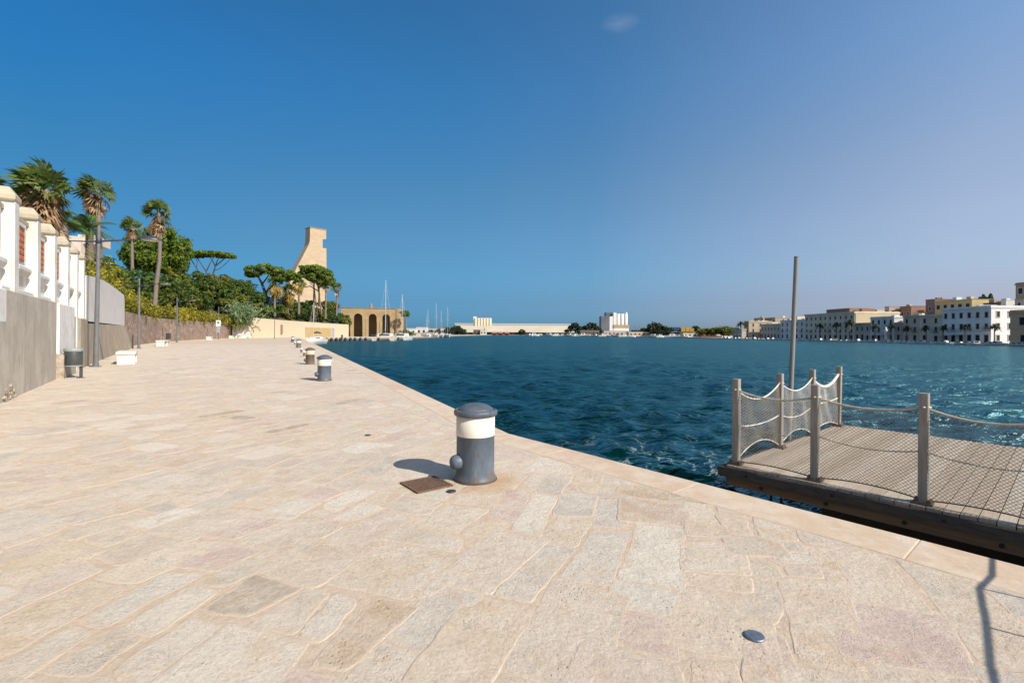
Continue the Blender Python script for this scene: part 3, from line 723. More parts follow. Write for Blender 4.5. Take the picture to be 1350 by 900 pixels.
def net(A, B, label, zt=(0.92, 0.92), sag=0.09, rise=0.05, zb=(0.03, 0.03), mat=NETM, cell=0.0195, cr=0.0022, midz=0.5, midsag=0.06, topmat=ROPE, midmat=None, belly=0.03, dense=False, toptw=True, rr=0.012):
    ctr = (A + B) / 2
    t = thing('net_panel', label, 'net', (ctr.x, ctr.y, 0), 0, 'rope nets strung between the platform posts')
    off = Vector((ctr.x, ctr.y, 0))
    Lh = (B - A).length; nx = int(Lh / cell); nx += nx % 2; nz = int(0.95 / cell); nz += nz % 2
    dirv = (B - A).normalized(); nrm = np.array([-dirv.y, dirv.x, 0])
    U, Wq = np.meshgrid(np.arange(nx + 1) / nx, np.arange(nz + 1) / nz, indexing='ij')
    top = zt[0] + (zt[1] - zt[0]) * U - sag * 4 * U * (1 - U)
    bot = zb[0] + (zb[1] - zb[0]) * U + rise * 4 * U * (1 - U)
    rr2 = np.random.default_rng(int(abs(A.x * 1000)) + 5)
    ph = rr2.uniform(0, 6, 4)
    Z = bot + (top - bot) * Wq
    X = A.x + (B.x - A.x) * U - off.x; Y = A.y + (B.y - A.y) * U - off.y
    bl = belly * np.sin(math.pi * U) * np.sin(math.pi * Wq) * np.sin(U * 5 + ph[0]) + 0.010 * np.sin(U * 17 + ph[1] + Wq * 5)
    pts = np.stack([X + nrm[0] * bl, Y + nrm[1] * bl, Z], -1) + rr2.normal(0, 0.0012, (nx + 1, nz + 1, 3))
    I, J = np.meshgrid(np.arange(nx), np.arange(nz), indexing='ij'); ev = ((I + J) % 2 == 0)
    A0 = np.concatenate([pts[I[ev], J[ev]], pts[I[~ev] + 1, J[~ev]]]); B0 = np.concatenate([pts[I[ev] + 1, J[ev] + 1], pts[I[~ev], J[~ev] + 1]])
    Vn, Qn = segs_np(A0, B0, cr)
    mesh_np('mesh', Vn, Qn, mat, t)
    Ao, Bo = A - off, B - off
    a = MB(); line = catline(Ao, Bo, zt, sag)
    if toptw: twisted(line, rr, a)
    else: a.tube(line, rr, 6)
    a.build('top_rope', topmat, t)
    a = MB(); l2 = catline(Ao, Bo, (midz, midz), midsag)
    if midmat: a.tube(l2, 0.009, 6)
    else: twisted(l2, 0.008, a, 2, 0.045)
    a.build('middle_rope', midmat or ROPE, t)
    a = MB(); l3 = catline(Ao, Bo, zb, -rise); a.tube(l3, 0.007, 6); a.build('bottom_rope', RUSTY if midmat is None else WROPE, t)
    return t
O_ = Vector((0, 0, 0))
net(pl(0, 0), pl(SP, 0), 'brown net panel on the quay side next to the near left corner post', sag=0.075, rise=0.03, mat=NETM)
net(pl(SP, 0), pl(1.79, 0), 'net panel on the quay side left of the tall looking post', sag=0.07, rise=0.045, mat=NETG)
net(pl(1.79, 0), pl(2.68, 0), 'net panel on the quay side cut by the right edge of the photo', sag=0.09, rise=0.035, mat=NETG)
net(pl(2.68, 0), pl(3.57, 0), 'net panel beyond the right edge of the photo, beside the gangway', sag=0.09, rise=0.035, mat=NETG)
net(pl(0, 0), pl(0, end_t[1]), 'left end net panel nearest the camera, with an arched lower hem', zt=(0.92, 0.93), sag=0.17, rise=0.17, mat=NETM, topmat=WROPE, midmat=WROPE, midz=0.47, midsag=0.05, toptw=False, rr=0.010, cell=0.026, cr=0.0013)
net(pl(0, end_t[1]), pl(0, end_t[2]), 'middle net panel of the left end, before the tall steel pole', zt=(0.93, 0.93), sag=0.16, rise=0.15, mat=NETW, topmat=WROPE, midmat=WROPE, midz=0.47, midsag=0.09, toptw=False, rr=0.010, cell=0.025, cr=0.0014)
net(pl(0, end_t[2]), pl(0, end_t[3]), 'net panel hanging from a frayed white rope at the far corner', zt=(0.90, 0.93), sag=0.17, rise=0.10, mat=NETW, topmat=WROPE, midmat=WROPE, midz=0.5, midsag=0.02, rr=0.026, cell=0.024, cr=0.0015)

# tall steel pole standing in the water beyond the platform
pb = at(1040.5, 560, 9.15); ptp = at(1050, 339.5, 9.15)
pole = thing('mooring_pole', 'tall plain grey steel pole standing in the water behind the net fence', 'pole', (pb.x, pb.y, ZW - 1.0))
base = Vector((lerp(ptp.x, pb.x, (ptp.z - ZW + 1) / (ptp.z - pb.z)), pb.y, ZW - 1)) - pole.location
a = MB(); a.tube([base, Vector((ptp.x, ptp.y, ptp.z)) - pole.location], [0.046, 0.040], 20); a.build('shaft', M('grey_painted_steel', (0.20, 0.205, 0.20), (0.26, 0.26, 0.25), 4, 0.5, stretch=(1, 1, .2)), pole)
a = MB(); e = Vector((ptp.x, ptp.y, ptp.z)) - pole.location; a.tube([e, e + Vector((0, 0, 0.02))], [0.044, 0.038], 20); a.build('end_cap', M('pole_cap', (0.13, 0.13, 0.13), rough=.6), pole)

# gangway with handrails, to the right of the photo; its rail throws the shadow on the stones
gw = thing('gangway', 'steel gangway with tubular handrails leading from the quay to the platform', 'gangway', (0, 0, 0))
RAILM = M('galvanised_rail', (0.36, 0.37, 0.38), (0.42, 0.43, 0.44), 8, 0.45, metallic=0.6)
r0 = Vector((3.30, 1.42, 1.0)); r1 = Vector((3.36, 1.50, 1.0)); r2 = Vector((3.70, 1.87, 1.0)); r3 = Vector((4.05, 2.29, 0.99)); r4 = Vector((4.22, 2.50, 0.93))
gdir = Vector((0.76, 0.65, 0)); gside = Vector((0.65, -0.76, 0))
for q in (0, 1):
    o = gside * (0.9 * q)
    a = MB()
    pts = [Vector((2.9, 0.93, 1.0)) + o, r1 + o, r2 + o, r3 + o] + ([r4 + o] if q == 0 else []) + [Vector((4.9, 3.05, 1.0)) + o]
    a.tube([Vector((2.9, 0.93, 0)) + o] + pts + [Vector((4.9, 3.05, 0)) + o], 0.012, 10); a.build('handrail', RAILM, gw)
    for p in (r2, r3):
        a = MB(); a.tube([Vector((p.x, p.y, 0)) + o, p + o], 0.008, 8); a.build('stanchion', RAILM, gw)
a = MB(); c = Vector((4.75, 2.35, 0.035)); a.box(c, (1.9, 0.8, 0.03), math.atan2(0.65, 0.76)); a.build('tread_plate', RAILM, gw)

# ------------------------------------------------------------------ litter bin
bp = ground(106.8, 498)
BIN = M('bin_grey_green', (0.045, 0.055, 0.058), (0.07, 0.075, 0.072), 5, 0.4)
BINR = M('bin_grey_rim', (0.25, 0.27, 0.26), (0.32, 0.33, 0.32), 8, 0.5)
lb = thing('litter_bin', 'round dark litter bin with a grey rim, hung beside the white wall', 'litter bin', bp)
a = MB(); a.box((0, 0, 0.5), (0.085, 0.05, 1.0), 0.6); a.box((0, 0, 0.006), (0.2, 0.2, 0.012), 0.6); a.build('post', DARKST, lb)
bx, by = -0.16, -0.11
a = MB(); a.lathe([(0.19, 0.40), (0.225, 0.42), (0.232, 0.45), (0.232, 0.86), (0.228, 0.87)], 28, (bx, by, 0)); a.build('drum', BIN, lb)
a = MB(); a.lathe([(0.18, 0.385), (0.23, 0.392), (0.238, 0.405), (0.234, 0.43), (0.2, 0.432)], 28, (bx, by, 0)); a.build('bottom_ring', BINR, lb)
a = MB(); a.lathe([(0.234, 0.875), (0.248, 0.88), (0.252, 0.93), (0.244, 0.995), (0.225, 1.0), (0.22, 0.95), (0.21, 0.88)], 28, (bx, by, 0)); a.build('rim', BINR, lb)

# ------------------------------------------------------------------ street lamps
LAMPM = M('lamp_grey_paint', (0.13, 0.135, 0.14), (0.17, 0.175, 0.18), 3, 0.5)
LAMPH = M('lamp_head_dark', (0.035, 0.042, 0.052), (0.05, 0.058, 0.07), 4, 0.4)
LENS = M('lamp_lens', (0.55, 0.48, 0.38), (0.62, 0.56, 0.46), 4, 0.3)
def street_lamp(P, label, rz, lean=0.0):
    t = thing('street_lamp', label, 'street lamp', P, rz, 'double armed street lamps along the wall'); t.rotation_euler = (0, lean, rz)
    a = MB(); a.tube([(0, 0, 0.0), (0, 0, 2.4), (0, 0, 6.10)], [0.098, 0.085, 0.064], 16); a.tube([(0, 0, 6.10), (0, 0, 6.12)], [0.062, 0.03], 16); a.build('pole', LAMPM, t)
    a = MB(); a.box((0, 0, 0.015), (0.36, 0.36, 0.03)); a.tube([(0, 0, 0.03), (0, 0, 0.16)], 0.115, 16); a.build('foot', LAMPM, t)
    a = MB(); a.tube([(-1.1, 0, 5.36), (-0.4, 0, 5.40), (0, 0, 5.45), (0.6, 0, 5.55), (1.45, 0, 5.70)], [0.018, 0.03, 0.042, 0.036, 0.026], 10); a.lathe([(0.085, 5.36), (0.10, 5.38), (0.10, 5.54), (0.085, 5.56)], 16); a.build('arm', LAMPH, t)
    a = MB(); V = []; n = 24; rows = [(1.0, 0.0), (0.96, 0.05), (0.8, 0.11), (0.5, 0.155), (0.2, 0.17), (0.01, 0.172)]
    for r, z in rows:
        for j in range(n):
            g = 2 * math.pi * j / n; x = math.cos(g); V.append((1.80 + 0.46 * r * x * (1.0 if x > 0 else 1.05), 0.21 * r * math.sin(g), 5.72 + z))
    a.add(V, [(i * n + j, i * n + (j + 1) % n, (i + 1) * n + (j + 1) % n, (i + 1) * n + j) for i in range(len(rows) - 1) for j in range(n)], 0, True); a.add(V[:n], [tuple(range(n - 1, -1, -1))])
    hd = a.build('lamp_head', LAMPH, t)
    a = MB(); V = []
    for r, z in [(0.8, -0.002), (0.72, -0.045), (0.4, -0.075), (0.02, -0.085)]:
        for j in range(n):
            g = 2 * math.pi * j / n; V.append((1.82 + 0.44 * r * math.cos(g), 0.2 * r * math.sin(g), 5.72 + z))
    a.add(V, [(i * n + (j + 1) % n, i * n + j, (i + 1) * n + j, (i + 1) * n + (j + 1) % n) for i in range(3) for j in range(n)], 0, True); a.build('lens', LENS, hd)
    return t
L1, L2, L3, L4 = ground(126.2, 483.5), ground(183, 459.6), ground(233, 451.3), ground(288, 447.2)
street_lamp(L1, 'nearest tall grey street lamp with two arms, beside the litter bin and plain wall', math.atan2(WN[1], WN[0]) - 0.12, 0.012)
street_lamp(L2, 'tall two armed street lamp where the pale wall meets the stone wall', 0.42)
street_lamp(L3, 'two armed street lamp in front of the stone wall behind a white bench', 0.36)
street_lamp(L4, 'two armed street lamp carrying a small white sign', 0.3)

# ------------------------------------------------------------------ white stone benches
BENCH = M('white_bench_stone', (0.66, 0.62, 0.55), (0.74, 0.70, 0.64), 3, 0.75, 0.15, 12)
def bench(P, label, rz, s=1.0):
    t = thing('stone_bench', label, 'bench', P, rz, 'white stone benches along the promenade'); t.scale = (s, s, s)
    a = MB(); a.box((0, 1.1, 0.535), (0.74, 2.3, 0.11)); a.build('seat', BENCH, t)
    for y in (0.22, 1.98):
        a = MB(); a.box((0, y, 0.239), (0.66, 0.42, 0.478)); a.build('leg', BENCH, t)
bench(ground(166, 480.3), 'white stone bench nearest the camera, right of the nearest lamp', math.atan2(WD[1], WD[0]) - math.pi / 2)
bench(ground(211, 456.4), 'white stone bench in front of the stone wall, left of the dark bin', 0.46)
bench(ground(275, 448.3), 'white stone bench just left of the lamp with the sign', 0.44)
bench(ground(304, 446.0), 'farthest white stone bench at the end of the stone wall', 0.40)

# small things by the stone wall
p = ground(222, 452.2)
t = thing('litter_bin', 'square black litter bin on a thin post by the stone wall', 'litter bin', p)
a = MB(); a.tube([(0, 0, 0), (0, 0, 1.25)], 0.03, 8); a.build('post', DARKST, t)
a = MB(); a.box((0, 0, 0.85), (0.42, 0.34, 0.72)); a.box((0, 0, 1.23), (0.46, 0.38, 0.04)); a.build('drum', BIN, t)
p = ground(175, 459.5)
t = thing('marker_post', 'short dark post at the foot of the buttress beside the second lamp', 'post', p)
a = MB(); a.tube([(0, 0, 0), (0, 0, 1.1)], [0.06, 0.05], 10); a.build('shaft', DARKST, t)
a = MB(); a.lathe([(0.052, 1.1), (0.065, 1.11), (0.05, 1.15), (0.001, 1.16)], 10); a.build('cap', DARKST, t)
t = thing('sign', 'small white sign with a dark emblem strapped to a street lamp', 'sign', L4 + Vector((0.05, -0.16, 2.6)), 0.25)
a = MB(); a.box((0, 0, 0.45), (0.80, 0.03, 1.15)); a.build('panel', M('sign_white', (0.75, 0.74, 0.70), rough=0.5), t)
a = MB(); a.lathe([(0.2, 0), (0.2, 0.012)], 20); o = a.build('emblem', M('sign_emblem', (0.10, 0.11, 0.12), rough=.6), t); o.rotation_euler = (math.pi / 2, 0, 0); o.location = (0, -0.016, 0.55)
a = MB(); a.box((0, 0, -0.75), (0.62, 0.03, 1.15)); a.build('lower_panel', M('sign_grey', (0.34, 0.34, 0.36), rough=0.5), t)
p = ground(362, 446.3)
t = thing('flag_pole', 'thin dark pole standing in front of the pale yellow wall', 'pole', p)
a = MB(); a.tube([(0, 0, 0), (0, 0, 5.4)], [0.07, 0.05], 8); a.build('shaft', DARKST, t)
a = MB(); a.lathe([(0.06, 5.4), (0.12, 5.45), (0.12, 5.6), (0.04, 5.75)], 8); a.build('finial', LAMPM, t)
# ------------------------------------------------------------------ garden wall with capped piers
def plaster(name, base, stain, grey, streak=1.0, amt=0.6):
    m, N, L, B = newmat(name)
    c = coords(N)
    col = mix(N, L, ramp(N, L, noise(N, L, c, 0.9, 8, 0.65), [(0.45, 0.0), (0.60, amt)]), base, stain)
    col = mix(N, L, ramp(N, L, noise(N, L, c, 2.2, 7, 0.65, (1.6, 1.6, 0.35)), [(0.50, 0.0), (0.72, amt * streak * 0.75)]), col, grey)
    col = mix(N, L, ramp(N, L, noise(N, L, c, 5.5, 6, 0.7), [(0.60, 0.0), (0.70, 0.5)]), col, stain)
    L.new(col, B.inputs['Base Color']); B.inputs['Roughness'].default_value = 0.9; B.inputs['Specular IOR Level'].default_value = 0.2
    bumpn(N, L, B, noise(N, L, c, 7, 9, 0.65), 0.5, 0.02)
    return m
WHITEP = plaster('white_plaster', (0.76, 0.745, 0.715), (0.62, 0.565, 0.48), (0.46, 0.43, 0.385), 1.0, 0.8)
GREYP = plaster('grey_render', (0.45, 0.40, 0.33), (0.56, 0.50, 0.42), (0.33, 0.29, 0.235), 1.3, 0.9)
BROWNP = plaster('stained_render', (0.36, 0.30, 0.235), (0.46, 0.37, 0.26), (0.22, 0.19, 0.15), 1.3, 0.8)
CAPST = plaster('weathered_cap_stone', (0.52, 0.45, 0.33), (0.40, 0.345, 0.26), (0.25, 0.23, 0.195), 1.0, 0.8)
RUBBLE = M('crumbling_rubble', (0.55, 0.47, 0.37), (0.34, 0.28, 0.21), 5, 0.95, 1.0, 9, bdist=0.08)
BRICKR = M('terracotta_lattice', (0.36, 0.12, 0.06), (0.44, 0.17, 0.09), 14, 0.85)
RECSHADE = M('recess_shade', (0.05, 0.03, 0.025), rough=1)
wrz = math.atan2(WD[1], WD[0])          # local x along the wall (away), local y = into the garden, so outward is -y
GO_ = WO - WN * 0.235
gwall = thing('garden_wall', 'tall white plaster wall with capped piers and terracotta lattice windows', 'wall', (GO_[0], GO_[1], 0), wrz)
def S_(Y): return Y / 0.815
s0, s1 = S_(0.5), S_(21.4)
WTOP = 4.40
a = MB(); a.box(((s0 + s1) / 2, 0.20, WTOP / 2 - .2), (s1 - s0, 0.40, WTOP + .4)); a.build('wall_panel', WHITEP, gwall)
a = MB(); a.box(((s0 + s1) / 2, 0.20, WTOP + 0.05), (s1 - s0, 0.50, 0.10)); a.build('coping', CAPST, gwall)
pierY = [3.7, 5.7, 7.7, 9.7, 11.68, 13.66, 15.67, 17.7, 19.45, 20.95]
for Y in pierY:
    s = S_(Y) - 0.20
    a = MB(); a.box((s, -0.09, 2.3), (0.40, 0.28, 4.65)); pr = a.build('pier', WHITEP, gwall)
    a = MB(); hw_, hd_ = 0.255, 0.22; yc = 0.0; dz = -0.50
    V = [(s - hw_, yc - hd_, 5.10), (s + hw_, yc - hd_, 5.10), (s + hw_, yc + hd_, 5.10), (s - hw_, yc + hd_, 5.10),
         (s - hw_ - .03, yc - hd_ - .03, 5.14), (s + hw_ + .03, yc - hd_ - .03, 5.14), (s + hw_ + .03, yc + hd_ + .03, 5.14), (s - hw_ - .03, yc + hd_ + .03, 5.14),
         (s - hw_ - .03, yc - hd_ - .03, 5.24), (s + hw_ + .03, yc - hd_ - .03, 5.24), (s + hw_ + .03, yc + hd_ + .03, 5.24), (s - hw_ - .03, yc + hd_ + .03, 5.24),
         (s - .14, yc - .12, 5.44), (s + .14, yc - .12, 5.44), (s + .14, yc + .12, 5.44), (s - .14, yc + .12, 5.44)]
    Fq = [(3, 2, 1, 0)] + [(4 * k + i, 4 * k + (i + 1) % 4, 4 * k + 4 + (i + 1) % 4, 4 * k + 4 + i) for k in range(3) for i in range(4)] + [(12, 13, 14, 15)]
    V = [(x, y, z + dz) for x, y, z in V]
    a.add(V, Fq); a.build('cap', CAPST, pr)
def lattice(s, w, z0, z1):
    a = MB(); a.box((s, -0.006, (z0 + z1) / 2), (w, 0.03, z1 - z0)); rc = a.build('recess_shade_panel', RECSHADE, gwall)  # flat dark plate: shade behind the lattice, painted as colour
    a = MB(); n = int(w / 0.14); mm_ = int((z1 - z0) / 0.14)
    for i in range(n + 1):
        x = s - w / 2 + w * i / n; a.box((x, -0.035, (z0 + z1) / 2), (0.035, 0.03, z1 - z0 + .02))
    for j in range(mm_ + 1):
        z = z0 + (z1 - z0) * j / mm_; a.box((s, -0.037, z), (w + .02, 0.03, 0.032))
    for i in range(n):
        for j in range(mm_):
            x = s - w / 2 + w * (i + .5) / n; z = z0 + (z1 - z0) * (j + .5) / mm_
            a.box((x, -0.033, z), (0.022, 0.022, 0.19), ax=Matrix.Rotation(math.pi / 4 * (1 if (i + j) % 2 else -1), 3, 'Y'))
    a.build('lattice', BRICKR, rc)
    a = MB()
    for sx in (-1, 1): a.box((s + sx * (w / 2 + .07), -0.03, (z0 + z1) / 2), (0.10, 0.06, z1 - z0 + .1))
    a.box((s, -0.03, z1 + .10), (w + .26, 0.06, 0.10)); a.build('surround', WHITEP, rc)
    a = MB(); a.prism([(-0.16, z0 - .30), (-0.10, z0 - .42), (0.0, z0 - .42), (0.0, z0 - .10), (-0.16, z0 - .22)], s - w / 2 - .2, s + w / 2 + .2, 0, (0, 0, 0), (0, 1, 0), (0, 0, 1), (1, 0, 0)); a.build('sill', WHITEP, rc)
for i in range(len(pierY) - 1):
    sm = (S_(pierY[i]) + S_(pierY[i + 1])) / 2 - 0.21
    lattice(sm + 0.1, 0.92, 3.42, 4.22)
# plinths of grey render, flush with the piers
def plinth(Ya, Yb, z, mat, name='plinth', y=-0.235, d=0.28):
    a = MB(); sa, sb = S_(Ya), S_(Yb)
    a.prism([(y, -0.3), (y + d, -0.3), (y + d, z + .05), (y + .03, z), (y, z - .03)][::-1], sa, sb, 0, (0, 0, 0), (0, 1, 0), (0, 0, 1), (1, 0, 0)); return a.build(name, mat, gwall)
plinth(0.5, 10.76, 1.80, GREYP, 'plinth'); plinth(0.5, 10.76, 2.50, WHITEP, 'upper_plinth', -0.229, 0.27)
plinth(10.76, 15.62, 2.50, GREYP); plinth(10.76, 15.62, 2.60, WHITEP, 'plinth_ledge', -0.16, 0.2)
plinth(15.66, 18.2, 2.46, WHITEP, 'pier_base', -0.30, 0.34); plinth(15.60, 17.7, 0.80, RUBBLE, 'rubble_footing', -0.42, 0.4)
plinth(18.22, 19.7, 2.15, BROWNP, 'stained_plinth', -0.20); plinth(19.78, 21.4, 2.08, BROWNP, 'stained_plinth', -0.26)
# flaked patch at the foot of the wall
rf = random.Random(5)
a = MB()
for i in range(26):
    Yp = rf.gauss(10.9, 0.22); zz = abs(rf.gauss(0.08, 0.12)); sz = rf.uniform(0.05, 0.14)
    a.box((S_(Yp), -0.23 - rf.uniform(0, .03), zz), (sz, 0.05, sz * 0.8), ax=Matrix.Rotation(rf.uniform(0, 3), 3, 'Y'))
a.build('exposed_rubble', RUBBLE, gwall)

# ------------------------------------------------------------------ plain wall with battered foot
pw0, pw1 = wall_pt(21.45, -0.03), np.array([-33.9, 42.3])
pd = (pw1 - pw0); pl_ = float(np.linalg.norm(pd)); pd /= pl_
pwall = thing('plain_wall', 'long plain wall, white above and grey below, with a spreading foot', 'wall', (pw0[0], pw0[1], 0), math.atan2(pd[1], pd[0]))
PLAINW = plaster('pale_lilac_plaster', (0.66, 0.63, 0.60), (0.56, 0.52, 0.47), (0.60, 0.56, 0.55), 0.6, 0.5)
a = MB()
V = []; zt = [(0, 4.02), (3, 4.22), (8, 4.45), (15, 4.55), (20, 4.6), (pl_ - 1.2, 4.62), (pl_ - .5, 4.5), (pl_, 4.1)]
for s, z in zt: V += [(s, 0.0, 2.0), (s, 0.5, 2.0), (s, 0.5, z), (s, 0.0, z)]
nq = len(zt)
Fq = [(4 * i + k, 4 * i + 4 + k, 4 * i + 4 + (k + 1) % 4, 4 * i + (k + 1) % 4) for i in range(nq - 1) for k in range(4)] + [(0, 1, 2, 3), (4 * nq - 1, 4 * nq - 2, 4 * nq - 3, 4 * nq - 4)]
Fq = [f[::-1] for f in Fq]
a.add(V, Fq); a.build('upper_wall', PLAINW, pwall)
a = MB(); V = []
for i in range(9):
    s = pl_ * i / 8; fl_ = 0.03 + 0.62 * (i / 8) ** 1.5; zt_ = 1.9 + 0.10 * i / 8
    V += [(s + fl_ * .4 * (i == 8), -fl_, -0.2), (s, 0.5, -0.2), (s, 0.5, zt_), (s, -0.03, zt_)]
Fq = [(4 * i + k, 4 * i + (k + 1) % 4, 4 * i + 4 + (k + 1) % 4, 4 * i + 4 + k) for i in range(8) for k in range(4)] + [(3, 2, 1, 0), (32, 33, 34, 35)]
a.add(V, Fq); a.build('battered_foot', BROWNP, pwall)

# ------------------------------------------------------------------ brown rubble retaining wall
def rubble_material():
    m, N, L, B = newmat('brown_rubble_stone')
    c = coords(N)
    vo = N.new('ShaderNodeTexVoronoi'); vo.inputs['Scale'].default_value = 2.4; L.new(c, vo.inputs['Vector'])
    ve = N.new('ShaderNodeTexVoronoi'); ve.feature = 'DISTANCE_TO_EDGE'; ve.inputs['Scale'].default_value = 2.4; L.new(c, ve.inputs['Vector'])
    sp = N.new('ShaderNodeSeparateColor'); L.new(vo.outputs['Color'], sp.inputs[0])
    col = ramp(N, L, sp.outputs[0], [(0, (0.25, 0.17, 0.13)), (0.4, (0.36, 0.255, 0.195)), (0.7, (0.30, 0.23, 0.195)), (1, (0.47, 0.36, 0.27))])
    col = mix(N, L, ramp(N, L, ve.outputs['Distance'], [(0.0, 0.8), (0.07, 0.0)]), col, (0.20, 0.14, 0.105))
    col = mix(N, L, ramp(N, L, noise(N, L, c, 0.5, 5, 0.6), [(0.55, 0), (0.75, 0.5)]), col, (0.42, 0.33, 0.25))
    L.new(col, B.inputs['Base Color']); B.inputs['Roughness'].default_value = 0.95; B.inputs['Specular IOR Level'].default_value = 0.15
    b1 = bumpn(N, L, B, ve.outputs['Distance'], 0.6, 0.15); bumpn(N, L, B, noise(N, L, c, 9, 8, .7), 0.5, 0.05, b1)
    return m
bc = [(-35.2, 43.3), (-40.4, 52), (-48.9, 67), (-59.2, 93), (-64.2, 110.5)]
def strip_wall(name, label, pts, h, thick, mat, zb=-0.3):
    o = pts[0]
    t = thing(name, label, 'wall', (o[0], o[1], 0))
    a = MB(); V = []
    for i, p in enumerate(pts):
        q0 = np.array(pts[max(i - 1, 0)]); q1 = np.array(pts[min(i + 1, len(pts) - 1)]); d = (q1 - q0) / np.linalg.norm(q1 - q0); n = np.array([-d[1], d[0]])
        x, y = p[0] - o[0], p[1] - o[1]; hz = h[i] if hasattr(h, '__len__') else h
        V += [(x, y, zb), (x + n[0] * thick, y + n[1] * thick, zb), (x + n[0] * thick, y + n[1] * thick, hz), (x + 0.05 * n[0], y + .05 * n[1], hz)]
    k = len(pts)
    a.add(V, [(4 * i + q, 4 * i + 4 + q, 4 * i + 4 + (q + 1) % 4, 4 * i + (q + 1) % 4)[::-1] for i in range(k - 1) for q in range(4)] + [(0, 1, 2, 3)[::-1], (4 * k - 4, 4 * k - 3, 4 * k - 2, 4 * k - 1)])
    return t, a
t, a = strip_wall('stone_wall', 'long brown rubble stone retaining wall below the yellow green hedge', bc, [3.45, 3.35, 3.3, 3.35, 3.4], 0.6, None)
a.build('masonry', rubble_material(), t)
# little pale abutment, then the pale yellow wall of the inner basin
PALEY = plaster('pale_yellow_plaster', (0.68, 0.55, 0.38), (0.70, 0.58, 0.42), (0.62, 0.52, 0.38), 0.5, 0.5)
t, a = strip_wall('abutment_wall', 'short whitish wall overgrown with hanging plants beside the reed bush', [(-64.0, 110.6), (-60.4, 111.6)], [3.4, 4.0], 0.6, None)
a.build('masonry', WHITEP, t)
yw = [(-60.2, 112.0), (-63.5, 135), (-67, 160), (-71, 190), (-75, 222)]
t, a = strip_wall('yellow_wall', 'long pale yellow retaining wall at the inner basin behind the small sailboat', yw, [4.75, 4.7, 4.75, 4.8, 5.0], 0.8, None, -0.8)
a.build('render', PALEY, t)
def on_wall(px, Y): # point on the yellow wall at a photo column
    for (x0, y0), (x1, y1) in zip(yw, yw[1:]):
        for k in range(41):
            f = k / 40; x, y = lerp(x0, x1, f), lerp(y0, y1, f)
            if 675 + F * x / y >= px: return x, y, math.atan2(y1 - y0, x1 - x0)
    return x, y, 0
def wall_patch(px0, px1, z0, z1, mat, name, proud=0.03):
    x0, y0, g = on_wall(px0, 0); x1, y1, _ = on_wall(px1, 0)
    c = Vector(((x0 + x1) / 2, (y0 + y1) / 2, (z0 + z1) / 2)) - t.location; l = math.hypot(x1 - x0, y1 - y0)
    b = MB(); b.box(c, (l, proud * 2, z1 - z0), math.atan2(y1 - y0, x1 - x0)); b.build(name, mat, t)
wall_patch(402, 436, -0.5, 3.0, M('ochre_panel_paint', (0.50, 0.34, 0.14), (0.54, 0.38, 0.18), .5, .9), 'painted_panel')
wall_patch(436.4, 440.5, -0.5, 3.1, M('grey_door_paint', (0.40, 0.38, 0.40), rough=.7), 'door', 0.05)
wall_patch(369, 370.8, 0.9, 3.4, M('door_slot_brown', (0.28, 0.20, 0.12), rough=.9), 'buttress_slot', 0.25)
# ------------------------------------------------------------------ vegetation
LEAF_DARK = leafmat('dark_green_foliage', [(0, (0.047, 0.085, 0.018)), (0.5, (0.092, 0.152, 0.030)), (1, (0.174, 0.233, 0.046))])
LEAF_OLIVE = leafmat('olive_foliage', [(0, (0.086, 0.113, 0.019)), (0.5, (0.172, 0.195, 0.033)), (1, (0.300, 0.277, 0.048))])
LEAF_YEL = leafmat('yellow_green_foliage', [(0, (0.101, 0.127, 0.016)), (0.4, (0.254, 0.246, 0.027)), (0.8, (0.456, 0.381, 0.034)), (1, (0.608, 0.456, 0.068))])
LEAF_PINE = leafmat('pine_needles', [(0, (0.055, 0.103, 0.016)), (0.6, (0.149, 0.219, 0.024)), (1, (0.297, 0.328, 0.034))])
LEAF_REED = leafmat('grey_green_reed', [(0, (0.163, 0.244, 0.114)), (0.5, (0.277, 0.374, 0.195)), (1, (0.439, 0.537, 0.308))])
LEAF_PALM = leafmat('palm_green', [(0, (0.055, 0.095, 0.022)), (0.6, (0.13, 0.185, 0.04)), (1, (0.26, 0.29, 0.08))])
LEAF_DEAD = leafmat('dead_palm_fronds', [(0, (0.13, 0.072, 0.035)), (0.5, (0.29, 0.175, 0.088)), (1, (0.48, 0.33, 0.19))], trans=0.15)
LEAF_GOLD = leafmat('golden_palm_fronds', [(0, (0.230, 0.162, 0.041)), (0.5, (0.405, 0.297, 0.068)), (1, (0.567, 0.419, 0.135))], trans=0.2)
BARK = M('pine_bark', (0.065, 0.05, 0.042), (0.12, 0.09, 0.072), 6, 0.95, 0.5, 14)
PALMB = M('palm_trunk_bark', (0.16, 0.125, 0.10), (0.25, 0.20, 0.165), 5, 0.95, 0.6, 12, (1, 1, 3))

